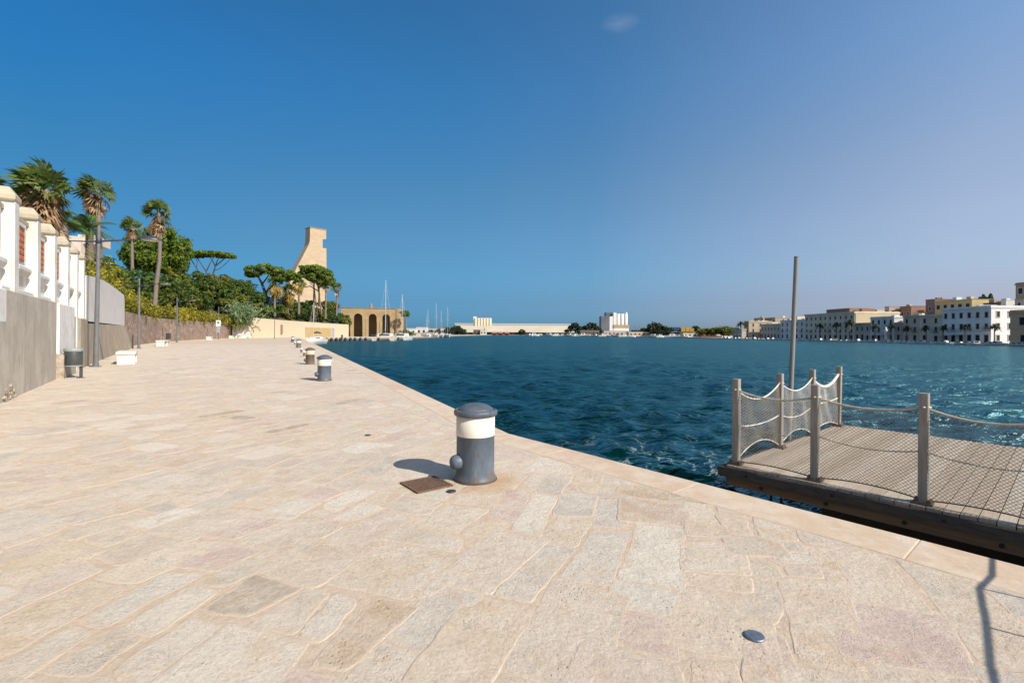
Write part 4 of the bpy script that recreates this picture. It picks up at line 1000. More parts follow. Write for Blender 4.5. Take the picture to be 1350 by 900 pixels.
def leaf_quads(rng, C, nrm, size, aspect=0.55):
    n = len(C)
    d = rng.normal(size=(n, 3)); nrm = nrm + rng.normal(size=(n, 3)) * 0.55; nrm /= np.linalg.norm(nrm, axis=1, keepdims=True) + 1e-9
    a = np.cross(nrm, d); a /= np.linalg.norm(a, axis=1, keepdims=True) + 1e-9; b = np.cross(nrm, a)
    s = (size * rng.uniform(0.6, 1.4, n))[:, None]
    V = np.stack([C - a * s, C - b * s * aspect, C + a * s, C + b * s * aspect], 1).reshape(-1, 3)
    Q = np.arange(4 * n).reshape(-1, 4)
    return V, Q
def crown_np(rng, lobes, n, size, inner=0.72, clumps=9):
    """leaf clusters over the shells of several lobes; lobes = [(centre, radii)]"""
    lobes = [(np.array(c, float), np.array(r, float)) for c, r in lobes]
    wts = np.array([r[0] * r[1] + r[0] * r[2] + r[1] * r[2] for c, r in lobes]); wts /= wts.sum()
    Cs = []; Ns = []; Rs = []
    for (c, r), w in zip(lobes, wts):
        k = int(n * w)
        # clump directions make the uneven outline
        m = max(6, int(clumps * 3)); cdir = rng.normal(size=(m, 3)); cdir /= np.linalg.norm(cdir, axis=1, keepdims=True)
        crad = rng.uniform(0.80, 1.10, m); ctint = rng.uniform(0, 1, m); csz = rng.uniform(0.20, 0.36, m)
        idx = rng.integers(0, m, k)
        off = rng.normal(size=(k, 3)); off /= np.linalg.norm(off, axis=1, keepdims=True); off *= (rng.uniform(0.25, 1, k) ** 0.5)[:, None] * csz[idx][:, None]
        p = cdir[idx] * (crad[idx] * 0.82)[:, None] + off
        ins = np.linalg.norm(p, axis=1) < inner * rng.uniform(0.6, 1.0, k)
        keep = ~ins
        Cs.append((c + p * r)[keep]); nn = p / (np.linalg.norm(p, axis=1, keepdims=True) + 1e-9); Ns.append((0.45 * nn + 0.55 * off / (np.linalg.norm(off, axis=1, keepdims=True) + 1e-9))[keep])
        Rs.append(np.clip(ctint[idx] * 0.6 + rng.uniform(0, 0.4, k), 0, 1)[keep])
    C = np.concatenate(Cs); Nn = np.concatenate(Ns); R = np.concatenate(Rs)
    V, Q = leaf_quads(rng, C, Nn, size)
    return V, Q, R
def shrub_mesh(seed, r, n, size, squash=0.8):
    g = np.random.default_rng(seed)
    lobes = [((0, 0, r * .55), (r * .85, r * .8, r * .75 * squash))]
    for k in range(4):
        a = g.uniform(0, 6.28); lobes.append(((math.cos(a) * r * .55, math.sin(a) * r * .55, r * g.uniform(.3, .9) * squash), (r * g.uniform(.4, .55),) * 2 + (r * g.uniform(.35, .5),)))
    return crown_np(g, lobes, n, size)

PROTO = {}
WL = [np.array(p) for p in [wall_pt(-6), wall_pt(21), (-35.2, 43.3), (-40.4, 52), (-48.9, 67), (-59.2, 93), (-64.2, 110.5), (-60.2, 112.0), (-63.5, 135), (-67, 160), (-71, 190), (-75, 222)]]
def behind(p):
    """distance behind the wall line (negative in front of it)"""
    q = np.array([p.x, p.y]); best = 1e9; sg = 1
    for a, b in zip(WL, WL[1:]):
        d = b - a; t = min(1, max(0, float(np.dot(q - a, d) / np.dot(d, d)))); v = q - a - d * t; l = float(np.linalg.norm(v))
        if l < best: best = l; sg = 1 if d[0] * v[1] - d[1] * v[0] > 0 else -1
    return best * sg
def shrub(px, py, Y, r, mat, label, group, sq=0.8, seed=None, name='shrub', cat='shrub', size=None):
    """px, py: where the middle of the bush stands in the view; it is rooted on the ground below"""
    key = (mat.name, (seed or 0) % 3)
    R0 = 3.0
    # stand clear behind the wall line: step back along the line of sight, keeping the apparent size
    while behind(at(px, py, Y)) < r * 0.92 + 0.7 and Y < 230: Y *= 1.03; r *= 1.03
    p = at(px, py, Y)
    if key not in PROTO:
        V, Q, Rn = shrub_mesh(hash(mat.name) % 1000 + key[1] * 7 if False else len(PROTO) * 13 + 3, R0, 3400, 0.24 if size is None else size, 1.0)
        o = mesh_np('foliage', V, Q, mat, None, Rn)
        PROTO[key] = o.data; bpy.data.objects.remove(o)
    t = thing(name, label, cat, (p.x, p.y, p.z - r * 0.6 * sq), random.Random(int(px * 7 + py)).uniform(0, 6), group)
    t.scale = (r / R0, r / R0, r / R0 * sq)
    f = bpy.data.objects.new('foliage', PROTO[key]); COL.objects.link(f); f.parent = t
    a = STEM.get('m')
    if a is None:
        b = MB()
        for k in range(4):
            g = k * 1.6; b.tube([(0, 0, -3.2), (math.cos(g) * .5, math.sin(g) * .5, 0.2), (math.cos(g) * 1.3, math.sin(g) * 1.3, 2.0)], [0.14, 0.1, 0.03], 5)
        o = b.build('stem', BARK); STEM['m'] = a = o.data; bpy.data.objects.remove(o)
    s = bpy.data.objects.new('stem', a); COL.objects.link(s); s.parent = t
    return t
STEM = {}
GD = 'dark green shrubs on the hillside'; GO = 'olive shrubs on the hillside'; GY = 'green shrubs above the yellow wall'
LDK = 'dark green rounded shrub in the thicket on the hillside'; LOL = 'olive green loose shrub in the thicket on the hillside'
LYW = 'bushy green shrub leaning over the pale yellow wall'
for i, (px, py, Y, r) in enumerate([(137, 352, 44, 1.7), (150, 366, 46, 1.7), (160, 374, 52, 2.0), (185, 372, 60, 2.6), (212, 378, 62, 2.6), (238, 376, 70, 2.8), (262, 372, 76, 2.8), (250, 390, 74, 2.8),
        (280, 384, 84, 3.0), (298, 374, 100, 3.0), (305, 392, 100, 3.4), (322, 380, 120, 3.6), (336, 392, 128, 3.4), (228, 392, 66, 2.4), (200, 392, 60, 2.2), (178, 386, 54, 2.0), (290, 398, 96, 2.6), (270, 400, 88, 2.4)]):
    shrub(px, py, Y, r, LEAF_DARK, LDK, GD, 0.85, i)
for i, (px, py, Y, r) in enumerate([(128, 362, 40, 1.5), (146, 374, 46, 1.6), (164, 384, 50, 1.7), (232, 368, 74, 2.4), (272, 376, 80, 2.6), (288, 372, 90, 2.6), (244, 398, 70, 2.2), (262, 388, 78, 2.4), (215, 388, 58, 2.0), (300, 402, 98, 2.6), (316, 396, 112, 2.8), (148, 362, 52, 1.5)]):
    shrub(px, py, Y, r, LEAF_OLIVE, LOL, GO, 0.85, i + 1)
for i, (px, py, Y, r) in enumerate([(340, 408, 122, 3.0), (352, 411, 128, 2.8), (364, 408, 134, 3.2), (377, 412, 142, 3.0), (391, 410, 152, 3.6), (404, 415, 160, 3.2), (419, 414, 172, 4.0), (433, 416, 184, 4.2), (445, 420, 195, 4.2), (455, 424, 206, 3.4), (383, 402, 160, 3.4), (409, 404, 176, 4.0), (435, 404, 196, 4.2)]):
    shrub(px, py, Y, r, LEAF_DARK if i % 3 else LEAF_OLIVE, LYW, GY, 0.85, i)
# trimmed dark hedge behind the yellow wall
t = thing('hedge', 'straight clipped dark hedge above the yellow wall behind the golden palms', 'hedge', at(350, 396, 150))
g = np.random.default_rng(4); n = 2600
C = np.stack([g.uniform(-5, 5, n) * 1.3, g.uniform(-0.8, 0.8, n), np.where(g.random(n) < .4, g.uniform(.75, 1.0, n), g.uniform(-3.0, 1.0, n))], -1)
V, Q = leaf_quads(g, C, np.tile([0, -0.6, 0.5], (n, 1)), 0.28); mesh_np('foliage', V, Q, leafmat('hedge_leaves', [(0, (0.035, 0.04, 0.014)), (1, (0.085, 0.075, 0.03))]), t, g.uniform(0, 1, n))
a = MB()
for k in range(6): a.tube([(-5.5 + k * 2.2, 0, -4.5), (-5.5 + k * 2.2, 0, 0.4)], [0.1, 0.05], 5)
for k in range(5): a.tube([(-5.5 + k * 2.2, 0, -1.0), (-3.3 + k * 2.2, 0, -1.0)], 0.04, 5)
a.build('stems', BARK, t)

# yellow-green hedge along the top of the stone wall
t = thing('hedge', 'long bushy yellow green hedge tumbling over the top of the brown stone wall', 'hedge', (bc[0][0], bc[0][1], 3.3))
g = np.random.default_rng(21)
hp = [(-29.2, 34.0)] + [(-34.9, 42.6)] + [(p[0], p[1]) for p in bc[1:4]] + [(-62.8, 107.0)]
hpb = [5.3, 4.4, 3.5, 3.4, 3.35, 3.3]
C = []; Nn = []; R = []; sz = []
for i in range(len(hp) - 1):
    p0, p1 = np.array(hp[i]), np.array(hp[i + 1]); l = np.linalg.norm(p1 - p0); d = (p1 - p0) / l; nl = np.array([-d[1], d[0]])
    k = int(l / 0.62)
    for j in range(k):
        s = (j + g.random()) / k; base = p0 + (p1 - p0) * s + nl * g.uniform(-0.25, 1.6); zb = lerp(hpb[i], hpb[i + 1], s)
        rad = g.uniform(0.55, 1.1); hgt = g.uniform(0.2, 1.55); tint = g.uniform(0, 1)
        q = 70; off = g.normal(size=(q, 3)); off /= np.linalg.norm(off, axis=1, keepdims=True); off[:, 2] = off[:, 2] * 1.1
        pp = np.array([base[0], base[1], zb + hgt]) + off * rad * (g.uniform(.3, 1, q) ** .5)[:, None]
        C.append(pp); Nn.append(off); R.append(np.clip(tint * .65 + g.uniform(0, .35, q), 0, 1)); sz.append(np.full(q, 0.12 + 0.0007 * base[1]))
C = np.concatenate(C) - np.array([bc[0][0], bc[0][1], 3.3]); Nn = np.concatenate(Nn); R = np.concatenate(R); sz = np.concatenate(sz)
V, Q = leaf_quads(g, C, Nn, sz); mesh_np('foliage', V, Q, LEAF_YEL, t, R)
a = MB()
o3 = Vector((bc[0][0], bc[0][1], 3.3))
for i in range(1, len(hp) - 1):
    p0, p1 = hp[i], hp[i + 1]
    a.tube([Vector((p0[0] - .7, p0[1], hpb[i] + .5)) - o3, Vector((p1[0] - .7, p1[1], hpb[i + 1] + .5)) - o3], 0.05, 5)
a.build('branches', BARK, t)

# grey green reed bush and the plants hanging over the abutment
def blades(g, n, L0, L1, spread, base_r, droop, wid, lean=(0, 0), up=0.6):
    V = []; Q = []; R = []
    for k in range(n):
        a = g.uniform(0, 6.28); e = g.uniform(up, 1.5); Ln = g.uniform(L0, L1)
        b = np.array([g.normal() * base_r, g.normal() * base_r, 0.0]); d = np.array([math.cos(a) * math.cos(e) * spread + lean[0], math.sin(a) * math.cos(e) * spread + lean[1], math.sin(e)]); d /= np.linalg.norm(d)
        sd = np.cross(d, g.normal(size=3)); sd /= np.linalg.norm(sd); r = g.random(); o = len(V); ns = 5
        for i in range(ns + 1):
            f = i / ns; p = b + d * Ln * f + np.array([lean[0] * f * f * Ln * .5, 0, -droop * f * f * Ln]); w = wid * (1 - f) ** 0.6 + 0.01
            V += [p - sd * w, p + sd * w]
        for i in range(ns): Q.append([o + 2 * i, o + 2 * i + 1, o + 2 * i + 3, o + 2 * i + 2]); R.append(r)
        for i in range(10):        # side leaves
            f = g.uniform(0.15, 1); p = b + d * Ln * f + np.array([lean[0] * f * f * Ln * .5, 0, -droop * f * f * Ln]); ld_ = d * 0.5 + g.normal(size=3) * .6; ld_ /= np.linalg.norm(ld_); s2 = np.cross(ld_, g.normal(size=3)); s2 /= np.linalg.norm(s2)
            o = len(V); l = g.uniform(.5, 1.0); V += [p - s2 * wid, p + s2 * wid, p + ld_ * l + s2 * .02 + np.array([0, 0, -.15]), p + ld_ * l - s2 * .02 + np.array([0, 0, -.15])]; Q.append([o, o + 1, o + 2, o + 3]); R.append(np.clip(r + g.normal() * .2, 0, 1))
    return np.array(V), np.array(Q), np.array(R)
g = np.random.default_rng(9)
rb = at(317, 426, 110)
t = thing('reed_bush', 'large grey green feathery reed bush spilling over the whitish abutment wall', 'reeds', rb)
V, Q, R = blades(g, 170, 4.0, 6.6, 1.0, 0.9, 0.22, 0.09, (0.12, -0.1), 0.75); mesh_np('foliage', V, Q, LEAF_REED, t, R)
V, Q, R = blades(g, 60, 2.5, 4.2, 1.3, 0.8, 0.75, 0.09, (0.15, -0.5), 0.1); mesh_np('hanging_foliage', V, Q, LEAF_OLIVE, t, R)

# ---- palms
def fan_palm(px_c, py_c, Y, trunk_pts, label, crown_r=1.5, n_green=34, n_dead=40, skirt=2.0, seed=1, wind=(-0.35, 0.0), tr=0.2, name='fan_palm', dead=None, up=(-.45, 1.5), group=None, dk=0.8):
    """crown centre at (px_c, py_c, Y); trunk_pts photo points below it down to the root"""
    g = np.random.default_rng(seed)
    c = at(px_c, py_c, Y)
    tp = [at(x, y, Y) for x, y in trunk_pts]
    root = tp[-1]
    t = thing(name, label, 'palm tree', root, 0, group)
    top = c - root
    a = MB(); pts = [p - root for p in tp][::-1] + [top]
    fine = []
    for i in range(len(pts) - 1):
        for k in range(6): fine.append(pts[i].lerp(pts[i + 1], k / 6))
    fine.append(pts[-1])
    a.tube(fine, [tr * (1.25 - 0.45 * i / (len(fine) - 1)) * (1 + 0.07 * ((i % 2) * 2 - 1)) for i in range(len(fine))], 9); a.build('trunk', PALMB, t)
    def leaves(n, elo, ehi, mat, nm, base_drop, droop, k_r):
        V = []; Q = []; R = []
        for i in range(n):
            az = g.uniform(0, 2 * math.pi); el = elo + (ehi - elo) * g.uniform(0, 1) ** (0.8 if elo > -0.5 else 1.5); Lp = (g.uniform(0.35, 0.58) if elo > -0.9 else g.uniform(0.12, 0.42)) * crown_r; fr = g.uniform(0.42, 0.6) * crown_r * k_r
            d = np.array([math.cos(az) * math.cos(el) + wind[0], math.sin(az) * math.cos(el) + wind[1], math.sin(el)]); d /= np.linalg.norm(d)
            b = np.array([top.x, top.y, top.z - (g.uniform(0, base_drop) if base_drop else 0)])
            hub = b + d * Lp
            s = np.cross(d, [0, 0, 1.0]); s /= np.linalg.norm(s) + 1e-9; u = np.cross(s, d)
            rl = g.uniform(-1.15, 1.15); s, u = s * math.cos(rl) + u * math.sin(rl), u * math.cos(rl) - s * math.sin(rl)
            r = g.random()
            o = len(V); V += [b - s * .03, b + s * .03, hub + s * .02, hub - s * .02]; Q.append([o, o + 1, o + 2, o + 3]); R.append(r * .5 + .4)
            nf = 12
            for q in range(nf):
                an = (q / (nf - 1) - 0.5) * 3.0 + g.normal() * .09
                fd = d * math.cos(an) + s * math.sin(an); ln = fr * (0.72 + 0.28 * math.cos(an * .55)) * g.uniform(.85, 1.1)
                w = ln * 0.085; sd = np.cross(fd, u)
                m_ = hub + fd * ln * .55 + u * (0.05 * ln); e = hub + fd * ln + np.array([wind[0] * .5 * ln, 0, -droop * ln * g.uniform(.3, 1.4)])
                o = len(V); V += [hub, m_ - sd * w, e, m_ + sd * w]; Q.append([o, o + 1, o + 2, o + 3]); R.append(np.clip(r + g.normal() * .12, 0, 1))
        mesh_np(nm, np.array(V), np.array(Q), mat, t, np.array(R))
    leaves(n_green, up[0], up[1], LEAF_PALM, 'fronds', 0.45, 0.16, 1.15)
    if n_dead: leaves(n_dead, -1.5, -0.3, dead or LEAF_DEAD, 'dead_fronds', skirt, 0.45, dk)
    return t
fan_palm(58, 249, 27, [(56, 290), (57, 400)], 'big fan palm with a thick brown skirt of dead fronds above the white wall', 1.68, 48, 260, 2.9, 3, (-0.36, -.1), 0.34, dk=1.15)
fan_palm(-24, 238, 21, [(-24, 290), (-24, 400)], 'fan palm just outside the left edge with one frond tip showing', 0.95, 22, 16, 1.0, 5, (0.1, 0), 0.2)
fan_palm(128, 251, 40, [(130, 300), (131, 345), (133, 400)], 'tall slim fan palm rising straight behind the nearest street lamp', 1.6, 27, 50, 1.5, 7, (-0.42, 0), 0.21)
fan_palm(174, 298, 74, [(174, 330), (175, 380)], 'fan palm half hidden behind the big round pine', 1.55, 30, 20, 1.2, 8, (-0.1, 0), 0.2)
fan_palm(209, 281, 56, [(211, 315), (210, 345), (206, 375), (204, 402)], 'tall fan palm with a ringed trunk in front of the round pine', 1.85, 32, 44, 1.7, 11, (-0.3, 0), 0.2)
GP = 'fan palms near the monument'
fan_palm(363, 374, 140, [(362, 390), (362, 417)], 'fan palm with a wide golden skirt, leftmost of those before the tower', 2.6, 26, 60, 2.0, 12, (0, 0), 0.3, dead=LEAF_GOLD, group=GP, dk=1.3)
fan_palm(381, 383, 150, [(380, 395), (379, 418)], 'low bushy golden fan palm between the wide skirted palm and the tower', 2.5, 26, 60, 2.6, 13, (0, 0), 0.3, dead=LEAF_GOLD, group=GP, dk=1.3)
fan_palm(394, 373, 150, [(394, 390), (394, 414)], 'fan palm with a grey trunk and short golden skirt left of the tower', 2.3, 26, 30, 1.6, 14, (0, 0), 0.3, dead=LEAF_GOLD, group=GP, dk=1.3)
fan_palm(414, 365, 170, [(414, 385), (413.5, 420)], 'tall thin fan palm standing right in front of the tower', 2.6, 26, 10, 1.2, 15, (0, 0), 0.26, group=GP)
fan_palm(430, 374, 175, [(429.5, 395), (429, 420)], 'tall fan palm at the right edge of the tower', 2.5, 28, 10, 1.4, 16, (0, 0), 0.28, group=GP)
fan_palm(421, 371, 182, [(421, 390), (424, 414)], 'leaning thin fan palm between the two tall palms before the tower', 2.2, 22, 8, 1.0, 17, (0, 0), 0.22, group=GP)
fan_palm(444.5, 380, 190, [(444.3, 395), (443.5, 416)], 'single small fan palm right of the tower against the sky', 2.6, 26, 12, 1.6, 18, (0, 0), 0.26, group=GP)

def date_palm(px, py, Y, label, seed, Lf=2.8, n=30, wind=(-.2, 0), ground_py=400):
    g = np.random.default_rng(seed); c = at(px, py, Y); root = at(px, ground_py, Y)
    t = thing('feather_palm', label, 'palm tree', root); top = np.array(c - root)
    a = MB(); a.tube([(0, 0, 0), tuple(top * .5), tuple(top)], [0.3, 0.27, 0.24], 9); a.build('trunk', PALMB, t)
    V = []; Q = []; R = []
    for i in range(n):
        az = g.uniform(0, 6.28); el = g.uniform(-.1, 1.3); L_ = Lf * g.uniform(.8, 1.1); r = g.random()
        d = np.array([math.cos(az) * math.cos(el) + wind[0], math.sin(az) * math.cos(el), math.sin(el)]); d /= np.linalg.norm(d)
        pts = [top + d * L_ * f + np.array([wind[0] * f * f, 0, -1.0 * L_ * .45 * f * f]) for f in np.linspace(0, 1, 15)]
        for k in range(1, 15):
            p = pts[k]; ax = pts[k] - pts[k - 1]; ax /= np.linalg.norm(ax); s = np.cross(ax, [0, 0, 1.0]); s /= np.linalg.norm(s) + 1e-9
            for sg in (-1, 1):
                l = 0.55 * math.sin(math.pi * (0.15 + 0.8 * k / 15)); e = p + s * sg * l * .75 + ax * l * .55 + np.array([0, 0, -l * .35]); w = ax * 0.045
                o = len(V); V += [p - w, p + w, e + w * .2, e - w * .2]; Q.append([o, o + 1, o + 2, o + 3]); R.append(np.clip(r * .7 + g.random() * .3, 0, 1))
        for k in range(14):
            o = len(V); w = np.array([0.02, 0.02, 0]); V += [pts[k] - w, pts[k] + w, pts[k + 1] + w, pts[k + 1] - w]; Q.append([o, o + 1, o + 2, o + 3]); R.append(.9)
    mesh_np('fronds', np.array(V), np.array(Q), LEAF_DARK, t, np.array(R))
date_palm(118, 301, 38, 'dark feather palm with arching fronds behind the nearest street lamp', 31, 2.4, 34)
date_palm(84, 294, 33, 'dark feather palm right of the big skirted palm, behind the wall caps', 32, 1.6, 26)

# ---- trees
def limbs(a, tp, rads): a.tube(tp, rads, 8)
def tree(label, name, root, trunk, lobes, n, size, mat, cat='tree', group=None, seed=1, inner=0.72, clumps=9):
    g = np.random.default_rng(seed)
    t = thing(name, label, cat, root, 0, group); R0 = np.array(root)
    a = MB()
    for pts, rad in trunk: a.tube([Vector(p) - Vector(root) for p in pts], rad, 8)
    a.build('trunk', BARK, t)
    V, Q, R = crown_np(g, [(np.array(c) - R0, r) for c, r in lobes], n, size, inner, clumps)
    mesh_np('crown', V, Q, mat, t, R)
    return t
Yt = 88
def A_(px, py, dY=0): return tuple(at(px, py, Yt + dY))
tree('big broad round topped pine tree on the hillside behind the slim palm', 'round_pine', A_(205, 392),
     [([A_(190, 392), A_(191, 372), A_(196, 352), A_(205, 335)], [0.36, 0.32, 0.26, 0.15]), ([A_(232, 385), A_(229, 365), A_(222, 340)], [0.3, 0.26, 0.15])],
     [(A_(190, 329, -.5), (3.3, 3.1, 3.5)), (A_(206, 324, 1), (3.9, 3.9, 3.5)), (A_(226, 328, -1), (3.5, 3.4, 3.6)), (A_(236, 338, .5), (2.6, 2.9, 3.2)), (A_(177, 336), (2.2, 2.6, 2.7)), (A_(198, 344, -1.5), (3.7, 2.9, 2.4)), (A_(222, 347, -.5), (3.3, 2.9, 2.3)), (A_(186, 349), (2.5, 2.5, 1.9))], 20000, 0.25, LEAF_PINE, seed=5, inner=0.78, clumps=14)
def umbrella_pine(label, Yd, root, stems, lobes, n, size, seed, mat=None):
    global Yt
    Yt = Yd
    r0 = A_(*root)
    tr = []
    for st, r in stems: tr.append(([A_(*p) for p in st], list(np.linspace(r, r * .45, len(st)))))
    lb_ = [(A_(x, y, dz), (rx * Yd / F, ry, rz * Yd / F)) for x, y, dz, rx, ry, rz in lobes]
    return tree(label, 'umbrella_pine', r0, tr, lb_, n, size, mat or LEAF_PINE, seed=seed, inner=0.55, clumps=12)
umbrella_pine('thin flat umbrella pine with bare forked stems on the skyline, left one of the pair', 110, (264, 382),
     [([(272, 385), (272.5, 366), (272, 358), (266, 349), (259, 338)], .22), ([(272.3, 357), (277, 347), (282, 339)], .14), ([(264, 372), (262, 358), (255, 347), (250, 338)], .17), ([(259, 353), (260, 345), (258, 338)], .10)],
     [(258, 335.2, 0, 9.5, 2.4, 4.2), (268, 334.6, .5, 8.5, 2.4, 4.0), (251, 336.5, 0, 4.5, 1.8, 3.2)], 3600, 0.26, 41)
umbrella_pine('thin flat umbrella pine with bare forked stems on the skyline, right one of the pair', 112, (279, 382),
     [([(279, 385), (279.5, 368), (282, 357), (284, 351), (291, 345), (298, 339)], .22), ([(284, 352), (281, 345), (276, 338)], .13), ([(283.5, 353), (286, 345), (289, 339)], .13), ([(282.5, 356.5), (290, 354), (297, 348), (304, 341)], .09)],
     [(284, 335.3, 0, 9.5, 2.4, 4.2), (296, 336.4, .5, 9.5, 2.4, 3.9), (304, 337.8, 0, 5.5, 1.8, 2.8)], 3900, 0.26, 42)
umbrella_pine('wide dark umbrella pine with a leaning trunk left of the tower', 142, (352, 397),
     [([(353, 398), (349, 384), (345, 373), (340, 364)], .55), ([(350, 388), (357, 375), (366, 366)], .35), ([(346, 374), (352, 366), (356, 360)], .25)],
     [(335, 357.5, 0, 11, 4, 7.0), (350, 354.5, 1, 13, 4.5, 6.4), (364, 358, 0, 12, 4, 7), (377, 361, 0, 11, 3.6, 6.2), (388, 365, 0, 9, 3, 5.5), (330, 362, 0, 5.5, 2.5, 4), (372, 367, -1, 10, 3, 4.5)], 9500, 0.30, 43, LEAF_PINE)
umbrella_pine('dense umbrella pine with slanting limbs in front of the tower', 165, (421, 404),
     [([(419, 415), (414, 378), (408, 372)], .2), ([(420.5, 404), (421, 388), (419, 376), (414, 362)], .4), ([(420, 384), (409, 377), (400, 379), (392, 387)], .2), ([(420, 380), (428, 372), (432, 364)], .25)],
     [(406, 354.5, 0, 11, 4, 5.6), (418, 356, 1, 13, 4.5, 6.5), (429, 361, 0, 10, 4, 7), (436, 370, 0, 6, 3, 7), (412, 365, -1, 11, 3.6, 6), (426, 371, 0, 10, 3, 6), (400, 361, 0, 7, 3, 4.5)], 9500, 0.33, 44, LEAF_PINE)
Yt = 240
tree('small round pine peeping out right of the arched stone bastion', 'round_pine', A_(533, 441), [([A_(533, 441), A_(534, 425), A_(535, 414)], [0.4, .35, .2])],
     [(A_(533, 413), (2.6, 2.4, 1.8)), (A_(536, 413), (1.9, 2, 1.6))], 1500, 0.3, LEAF_PINE, seed=46)

# ---- house behind the garden wall
HOUSEW = M('pinkish_house_plaster', (0.60, 0.50, 0.43), (0.66, 0.56, 0.48), .6, .9)
DARKW = M('dark_window_glass', (0.02, 0.025, 0.03), rough=0.15)
hb = at(97, 345, 58)
t = thing('house', 'small pinkish flat roofed house peeping over the garden wall', 'house', (hb.x, hb.y, 5.0), 0.35)
ztop = at(97, 303.5, 58).z - 5.0
a = MB(); a.box((-.3, 5, (ztop - 3.6) / 2), (3.6, 6, ztop - 3.6)); a.build('walls', HOUSEW, t)
a = MB(); a.box((0.3, 4.6, ztop - 0.6), (1.9, 4, 1.1)); a.box((-.95, 4.2, ztop - 2.0), (1.6, 4, 3.3)); a.build('roof_parapet', HOUSEW, t)
for x in (-1.2, 0.7):
    a = MB(); a.box((x, 1.97, ztop - 5.0), (1.2, 0.08, 1.5)); w_ = a.build('window', DARKW, t)
    a = MB(); a.box((x, 1.93, ztop - 5.85), (1.5, 0.16, 0.1)); a.build('sill', HOUSEW, w_)
hb = at(130, 350, 54)
t = thing('garden_parapet', 'low cream parapet wall among the shrubs behind the nearest lamp', 'wall', (hb.x, hb.y, hb.z - 2.2), 0.2)
a = MB(); a.box((0, 0, 1.3), (3.2, .3, 2.6)); a.build('masonry', HOUSEW, t)
a = MB(); a.box((0, 0, 2.65), (3.3, .42, .1)); a.build('coping', CAPST, t)
# ------------------------------------------------------------------ tall stone monument tower, arched bastion
MON = None
def blockwork(name, c1, c2, joint, sx=1.2, sz=0.6, amt=0.5):
    m, N, L, B = newmat(name)
    c = coords(N)
    mp = N.new('ShaderNodeMapping'); mp.inputs['Rotation'].default_value = (math.pi / 2, 0, 0); L.new(c, mp.inputs['Vector'])
    br = N.new('ShaderNodeTexBrick'); br.inputs['Scale'].default_value = 1.0; br.inputs['Brick Width'].default_value = sx; br.inputs['Row Height'].default_value = sz
    br.inputs['Mortar Size'].default_value = 0.03; br.inputs['Color1'].default_value = (*c1, 1); br.inputs['Color2'].default_value = (*c2, 1); br.inputs['Mortar'].default_value = (*joint, 1)
    L.new(mp.outputs[0], br.inputs['Vector'])
    col = mix(N, L, ramp(N, L, noise(N, L, c, 0.16, 7, 0.65), [(0.4, 0), (0.7, amt)]), br.outputs['Color'], joint)
    L.new(col, B.inputs['Base Color']); B.inputs['Roughness'].default_value = 0.9; B.inputs['Specular IOR Level'].default_value = 0.15
    return m
Ym = 270
MONST = blockwork('monument_stone', (0.50, 0.385, 0.255), (0.56, 0.445, 0.31), (0.41, 0.31, 0.20), 2.0, 0.9)
me_ = Vector((0.7071, 0.7071, 0)); mn_ = Vector((-0.7071, 0.7071, 0))     # along the face, into the depth
mo = at(431, 441, Ym); base_z = 3.0
mo.z = base_z
def on_face(px, py):           # photo point -> coordinates on the front face (through mo)
    u, v = uv(px, py); k = u / F
    # X = mo.x + .7071 s, Y = mo.y + .7071 s ; X = k Y
    s = (k * mo.y - mo.x) / (0.7071 * (1 - k)); Y = mo.y + .7071 * s
    return s, EYE - v / F * Y - base_z
out = [(431, 438), (430.3, 327.3), (425.4, 327), (425.4, 315.6), (430, 315.2), (430, 303.6), (408.8, 300), (408.8, 308), (408.4, 318), (406.8, 323), (404, 328.5), (400.6, 335), (396.4, 343), (392.5, 350), (389.6, 356), (385, 366), (380, 379), (374, 398), (368, 420), (365, 438)]
poly = [on_face(*p) for p in out]
poly[0] = (poly[0][0], 0); poly[-1] = (poly[-1][0], 0)
mt = thing('monument_tower', 'tall sail shaped stone tower with a curved back and a notch near its top', 'tower', mo)
a = MB(); a.prism(poly, 0.0, 6.2, 0, (0, 0, 0), me_, (0, 0, 1), mn_); a.f = [f[::-1] for f in a.f]
a.build('shaft', MONST, mt).data.update()
s1_, z1_ = on_face(408.8, 300); s2_, z2_ = on_face(430, 303.6)
a = MB(); a.prism([(s1_ - .2, z1_ - .05), (s2_ + .2, z2_ - .05), (s2_ + .2, z2_ + .45), (s1_ - .2, z1_ + .45)], -0.15, 6.35, 0, (0, 0, 0), me_, (0, 0, 1), mn_); a.build('parapet', M('dark_parapet_stone', (0.25, 0.19, 0.13), (0.33, .25, .17), .5, .9), mt)
a = MB(); s3, z3 = on_face(400, 438); s4, _ = on_face(431, 438); a.prism([(s3 - 8, -3), (s4 + 3, -3), (s4 + 3, 0.3), (s3 - 8, 0.3)], -3, 9, 0, (0, 0, 0), me_, (0, 0, 1), mn_); a.build('plinth', MONST, mt)

